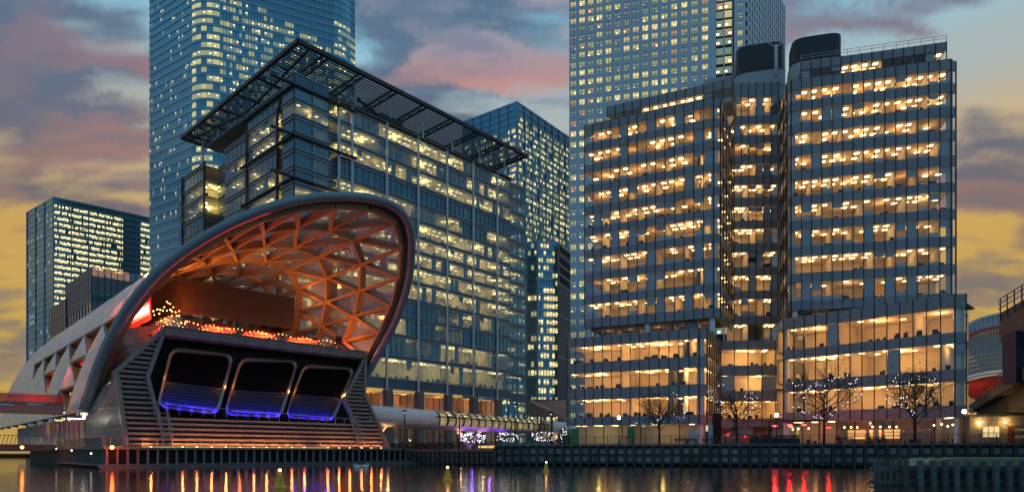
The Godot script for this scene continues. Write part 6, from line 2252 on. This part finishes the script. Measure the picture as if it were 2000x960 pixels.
# ---------------------------------------------------------------- on the water
func water_things() -> void:
	var up := Vector3.UP
	var yellow := grained(mat(0.92, 0.50, 0.02, 0.45), noise_tex(0.01, 4, Color(0.85, 0.8, 0.65), Color.WHITE, 41), 1.5)
	var specs := [[546.0, 37.6, 1.05, "nearest and largest yellow marker buoy before the hall deck"], [874, 47.0, 1.0, "middle yellow marker buoy on open water below the footbridge"], [1067, 69.0, 1.02, "farthest and smallest yellow marker buoy near the quay wall"]]
	for s in specs:
		var q := plan(s[1] * 0.0 + s[0], s[1])
		var h: float = s[2]
		var t := thing("marker_buoy", s[3], "buoy", q, "yellow marker buoys")
		var m := MB.new()
		m.lathe(q, [[0.34, -0.12], [0.37, -0.02], [0.37, 0.05], [0.33, 0.09], [0.26, 0.12], [0.22, 0.3], [0.13, h * 0.78], [0.11, h * 0.82]], 20)
		part(t, "float", m, yellow)
		var c := MB.new()
		c.lathe(q, [[0.12, h * 0.82], [0.13, h * 0.84], [0.10, h * 0.88], [0.0, h * 0.88]], 14)
		var col := part(t, "collar", c, yellow)
		var l := MB.new()
		l.ball(q + up * (h * 0.93), 0.08, 6, 10)
		part(col, "lamp", l, glow(1.0, 0.42, 0.14, 16.0))
		omni(t, q + up * (h * 0.93), Color(1.0, 0.5, 0.2), 0.7, 0.06, 4.0)
	# swans
	for i in 2:
		var q2 := plan(699.0 + i * 14.0, 84.0 + i * 1.2)
		var t2 := thing("swan", ["left of the two white swans resting by the rubble bank", "right of the two white swans resting by the rubble bank"][i], "swan", q2, "white swans")
		var dir := Vector3(-1, 0, 0.25).normalized() if i == 0 else Vector3(0.9, 0, 0.4).normalized()
		var body := MB.new()
		var pts := PackedVector3Array()
		var rad := PackedFloat32Array()
		for k in 9:
			var f := k / 8.0
			pts.append(q2 + dir * (0.42 - f * 0.95) + up * (0.12 + 0.10 * f * f))
			rad.append([0.06, 0.17, 0.23, 0.26, 0.26, 0.23, 0.17, 0.10, 0.02][k])
		body.tube(pts, rad, 12)
		var np := PackedVector3Array([q2 + dir * 0.34 + up * 0.16, q2 + dir * 0.50 + up * 0.30, q2 + dir * 0.50 + up * 0.44, q2 + dir * 0.40 + up * 0.53, q2 + dir * 0.30 + up * 0.54, q2 + dir * 0.18 + up * 0.46])
		body.tube(np, PackedFloat32Array([0.11, 0.075, 0.055, 0.05, 0.06, 0.05]), 10)
		part(t2, "body", body, mat(0.75, 0.75, 0.76, 0.7))
		var bill := MB.new()
		bill.tube(PackedVector3Array([np[5], np[5] - dir * 0.1 - up * 0.05]), PackedFloat32Array([0.035, 0.015]), 8)
		part(t2, "bill", bill, mat(0.6, 0.18, 0.03, 0.5))
		var wing := MB.new()
		for s2 in [-1.0, 1.0]:
			var sd: Vector3 = dir.cross(up) * s2
			wing.tube(PackedVector3Array([q2 + dir * 0.2 + sd * 0.17 + up * 0.22, q2 - dir * 0.1 + sd * 0.2 + up * 0.27, q2 - dir * 0.5 + sd * 0.08 + up * 0.30]), PackedFloat32Array([0.05, 0.12, 0.02]), 8)
		part(t2, "wing", wing, mat(0.8, 0.8, 0.8, 0.7))

# ---------------------------------------------------------------- on the terrace
func terrace_things() -> void:
	var up := Vector3.UP
	var fl := 17.55
	var kn := hu.cross(up).normalized()
	var tq := func(px: float, t: float) -> Vector3:
		var p := on_plane(px, 640, H(0, t, 0), kn)
		p.y = fl
		return p
	var red := mat(0.26, 0.02, 0.016, 0.8)
	var place := [[428.0, 10.0, "leftmost red parasol on the terrace"], [505, 10.0, "middle red parasol on the terrace"], [590, 10.0, "rightmost red parasol on the terrace"]]
	for p in place:
		var q: Vector3 = tq.call(p[0], p[1])
		var t := thing("parasol", p[2], "parasol", q, "red terrace parasols")
		var m := MB.new()
		var r := 2.5
		var corners := []
		for i in 8: corners.append(q + up * 2.75 + Vector3(cos(TAU * i / 8), 0, sin(TAU * i / 8)) * r)
		for i in 8:
			m.tri(q + up * 3.7, corners[i], corners[(i + 1) % 8])
			m.quad(corners[i], corners[i] - up * 0.28, corners[(i + 1) % 8] - up * 0.28, corners[(i + 1) % 8])
		var cano := part(t, "canopy", m, red)
		piece(t, "pole", M.iron, q + up * 1.8, hu * 0.09, up * 3.6, hv * 0.09)
		for i in 8: 
			var rb := MB.new()
			rb.bar(q + up * 3.55, (corners[i] as Vector3) - up * 0.06, 0.06, 0.06)
			part(cano, "rib", rb, M.iron)
		piece(t, "heater_bar", glow(1.0, 0.35, 0.1, 6.0), q + up * 2.9 - hv * 0.7 + hu * 0.6, hu * 1.0 - up * 0.5, up * 0.08, hv * 0.08)
		piece(t, "heater_bar", glow(1.0, 0.35, 0.1, 6.0), q + up * 2.9 - hv * 0.7 - hu * 0.6, hu * 1.0 + up * 0.5, up * 0.08, hv * 0.08)
		omni(t, q + up * 2.4, Color(1.0, 0.25, 0.08), 4.0, 0.2, 10.0)
	var amber := glow(1.0, 0.40, 0.09, 5.0)
	var wood := mat(0.12, 0.06, 0.03, 0.6)
	for i in 18:
		var px := 352.0 + i * 17.2 + rng.randf_range(-3, 3)
		var q2: Vector3 = tq.call(px, 7.6 + rng.randf_range(0, 1.6))
		var t2 := thing("terrace_table", "small candle lit terrace table behind the parapet, %s from the left" % NTH[i], "table", q2, "candle lit tables on the terrace")
		piece(t2, "top", wood, q2 + up * 1.15, hu * 0.9, up * 0.06, hv * 0.9)
		piece(t2, "leg", M.iron, q2 + up * 0.57, hu * 0.1, up * 1.1, hv * 0.1)
		var lb := MB.new()
		lb.lathe(q2 + up * 1.18, [[0.10, 0.0], [0.12, 0.2], [0.06, 0.3], [0.0, 0.3]], 8)
		part(t2, "candle_lamp", lb, amber)
		if i % 2 == 0: omni(t2, q2 + up * 1.7, Color(1.0, 0.5, 0.16), 3.0, 0.12, 6.0)
	for i in 20:
		var px2 := 345.0 + i * 16.0 + rng.randf_range(-3, 3)
		var q3: Vector3 = tq.call(px2, 7.2 + rng.randf_range(0, 2.2))
		var t3 := thing("terrace_stool", "high wooden chair among the terrace tables, %s from the left" % NTH[i], "chair", q3, "high chairs on the terrace")
		var g := rng.randf() * TAU
		var x := Vector3(cos(g), 0, sin(g))
		var z := x.cross(up)
		var oak := mat(0.45, 0.24, 0.09, 0.5)
		piece(t3, "seat", oak, q3 + up * 0.8, x * 0.45, up * 0.06, z * 0.45)
		piece(t3, "backrest", oak, q3 + up * 1.25 + z * 0.22, x * 0.42, up * 0.3, z * 0.05)
		for s in [[-1.0, -1.0], [1.0, -1.0], [1.0, 1.0], [-1.0, 1.0]]:
			piece(t3, "leg", oak, q3 + up * 0.4 + x * 0.22 * s[0] + z * 0.22 * s[1], x * 0.05, up * 0.8 + x * 0.12 * -s[0], z * 0.05)
	# bulbs on strings over the terrace
	for row in 3:
		var pend := thing("festoon_lights", ["upper festoon of amber bulbs hung over the terrace tables", "middle festoon of amber bulbs among the terrace tables", "lowest festoon of amber bulbs along the terrace parapet"][row], "string lights", H(24, 8.5, fl), "amber festoons on the terrace")
		var fb := MB.new()
		var fw := MB.new()
		var last := Vector3.ZERO
		for i in 40:
			var px3 := 346.0 + i * 7.9 + row * 2.6
			var q4: Vector3 = tq.call(px3, 7.4 + row * 0.9) + up * ([2.1, 1.5, 0.9][row] + 0.45 * absf(sin(i * 0.55 + row * 1.3)) + rng.randf_range(-0.1, 0.1))
			fb.ball(q4, rng.randf_range(0.05, 0.11), 4, 6)
			if i: fw.bar(last, q4, 0.015, 0.015)
			last = q4
		part(pend, "bulb", fb, [amber, glow(1.0, 0.26, 0.05, 4.0), amber][row], true)
		part(pend, "wire", fw, M.black)
	# tree with warm bulbs
	var b: Vector3 = tq.call(334, 11.0)
	var tr := thing("terrace_tree", "small bushy tree hung with warm bulbs on the terrace's left corner", "tree", b)
	var tm := MB.new()
	tm.tube(PackedVector3Array([b, b + up * 1.4, b + up * 2.6]), PackedFloat32Array([0.14, 0.1, 0.06]), 8)
	part(tr, "trunk", tm, mat(0.05, 0.035, 0.02, 0.9))
	var cr := MB.new()
	for i in 1500:
		var p2 := Vector3(rng.randf_range(-1, 1), rng.randf_range(-1, 1), rng.randf_range(-1, 1))
		if p2.length() > 1: continue
		var c := b + up * 2.4 + Vector3(p2.x * 2.6, p2.y * 2.0, p2.z * 2.0) * (1.0 - 0.35 * maxf(0.0, p2.y))
		var x2 := Vector3(rng.randf_range(-1, 1), rng.randf_range(-1, 1), rng.randf_range(-1, 1)).normalized() * 0.13
		var z2 := x2.cross(Vector3(rng.randf_range(-1, 1), 1, 0.3)).normalized() * 0.07
		cr.quad(c - x2, c + z2, c + x2, c - z2)
	part(tr, "crown", cr, mat(0.05, 0.055, 0.02, 0.8), true)
	var tb := MB.new()
	for pt in [[327, 592], [325, 588], [332, 592], [320, 600], [306, 603], [298, 607], [312, 605], [318, 606], [325, 606], [331, 604], [336, 608], [342, 610], [349, 608], [334, 615], [345, 617], [350, 616], [322, 622], [328, 624], [315, 626], [340, 627], [353, 630], [361, 632], [310, 612], [365, 627], [300, 614], [338, 599]]:
		tb.ball(on_plane(pt[0] + rng.randf_range(-1, 1), pt[1] + rng.randf_range(-1, 1), H(0, 8.8 + rng.randf() * 0.8, 0), kn), rng.randf_range(0.07, 0.12), 5, 8)
	part(tr, "light_bulb", tb, glow(1.0, 0.48, 0.13, 7.0), true)
	omni(tr, b + up * 2.4 - hv * 2.6, Color(1.0, 0.55, 0.2), 10.0, 0.3, 10.0)
	# red neon sign
	var n0 := on_plane(259, 617, H(0, 12.0, 0), kn)
	var n1 := on_plane(288, 603, H(0, 12.0, 0), kn)
	var nc := (n0 + n1) * 0.5
	var ns := thing("red_neon_sign", "blazing red neon sign behind the terrace's left parapet", "sign", nc - up * 2.0)
	var nx := (n1 - n0)
	var nu := up * 1.15
	piece(ns, "lit_face", glow(1.0, 0.42, 0.38, 5.0), nc, nx * 1.05, nu, hv * 0.1)
	var ring := MB.new()
	for sgn in [-1.0, 1.0]:
		ring.bar(nc - nx * 0.58 + nu * 0.72 * sgn - hv * 0.05, nc + nx * 0.58 + nu * 0.72 * sgn - hv * 0.05, 0.12, 0.12)
		ring.bar(nc + nx * 0.58 * sgn - nu * 0.72 - hv * 0.05, nc + nx * 0.58 * sgn + nu * 0.72 - hv * 0.05, 0.12, 0.12)
	part(ns, "neon_tube", ring, glow(1.0, 0.04, 0.03, 9.0))
	piece(ns, "backing", mat(0.3, 0.02, 0.02, 0.6), nc + hv * 0.2, nx * 1.5, up * 3.4, hv * 0.12)
	omni(ns, nc - hv * 1.2, Color(1.0, 0.07, 0.05), 26.0, 0.3, 14.0)
	# woven bottle-shaped basket
	var bq: Vector3 = tq.call(661, 8.2)
	var bk := thing("woven_bottle_lantern", "large woven bottle shaped wire lantern at the terrace's right end", "lantern", bq)
	var prof := [[0.9, 0.0], [1.5, 0.45], [1.75, 1.0], [1.6, 1.6], [1.1, 2.1], [0.6, 2.5], [0.45, 3.0], [0.5, 3.6]]
	var wv := MB.new()
	for k in 26:
		for dirn in [-1.0, 1.0]:
			var pts := PackedVector3Array()
			var rd := PackedFloat32Array()
			for i in prof.size():
				var ang: float = TAU * k / 26.0 + dirn * i * 0.16
				pts.append(bq + Vector3(cos(ang) * prof[i][0], prof[i][1], sin(ang) * prof[i][0]))
				rd.append(0.045)
			wv.tube(pts, rd, 4, false)
	part(bk, "weave", wv, mat(0.06, 0.035, 0.025, 0.7), true)
	var inner := MB.new()
	inner.lathe(bq, [[0.9, 0.2], [1.0, 0.8], [0.8, 1.3], [0.0, 1.6]], 14)
	part(bk, "inner_lamp", inner, glow(1.0, 0.16, 0.06, 0.7))
	omni(bk, bq + up * 1.0 - hv * 2.2, Color(1.0, 0.15, 0.06), 6.0, 0.2, 8.0)

func _ready() -> void:
	rng.seed = 20260
	# camera: level, the frame raised by a lens shift so that uprights stay upright
	var cam := Camera3D.new()
	cam.name = "camera"
	cam.projection = Camera3D.PROJECTION_FRUSTUM
	cam.near = 0.1
	cam.far = 3000.0
	cam.size = 0.1 * 960.0 / FOCAL
	cam.frustum_offset = Vector2(0.0, 0.1 * (HORIZON - 480.0) / FOCAL)
	add_child(cam)
	cam.position = Vector3(0, EYE, 0)
	cam.current = true
	# dusk sky, no clear sun: the last warm light comes low from behind the towers
	var world := WorldEnvironment.new()
	world.name = "world"
	var env := Environment.new()
	env.background_mode = Environment.BG_SKY
	var sky := Sky.new()
	var pano := PanoramaSkyMaterial.new()
	pano.panorama = dusk_sky()
	sky.sky_material = pano
	env.sky = sky
	env.background_energy_multiplier = 1.0
	env.tonemap_mode = Environment.TONE_MAPPER_LINEAR
	env.tonemap_exposure = 1.05
	env.sdfgi_enabled = true
	env.ssao_enabled = true
	env.ssil_enabled = true
	world.environment = env
	add_child(world)
	var sun := DirectionalLight3D.new()
	sun.name = "sun"
	sun.light_energy = 0.15
	sun.light_angular_distance = 12.0
	sun.light_color = Color(1.0, 0.74, 0.5)
	sun.shadow_enabled = true
	add_child(sun)
	sun.rotation = Vector3(deg_to_rad(-9.0), deg_to_rad(201.0), 0)
	unit_box = BoxMesh.new()
	unit_pane = QuadMesh.new()
	materials()
	water()
	ground()
	quays()
	print("corner block")
	corner_block()
	print("canopy block")
	canopy_block()
	print("towers")
	blue_tower()
	steel_tower()
	other_towers()
	print("hall")
	hall()
	hall_deck()
	covered_bridge()
	left_bits()
	viaduct()
	station()
	kiosk()
	fender()
	print("small things")
	trees()
	furniture()
	water_things()
	terrace_things()
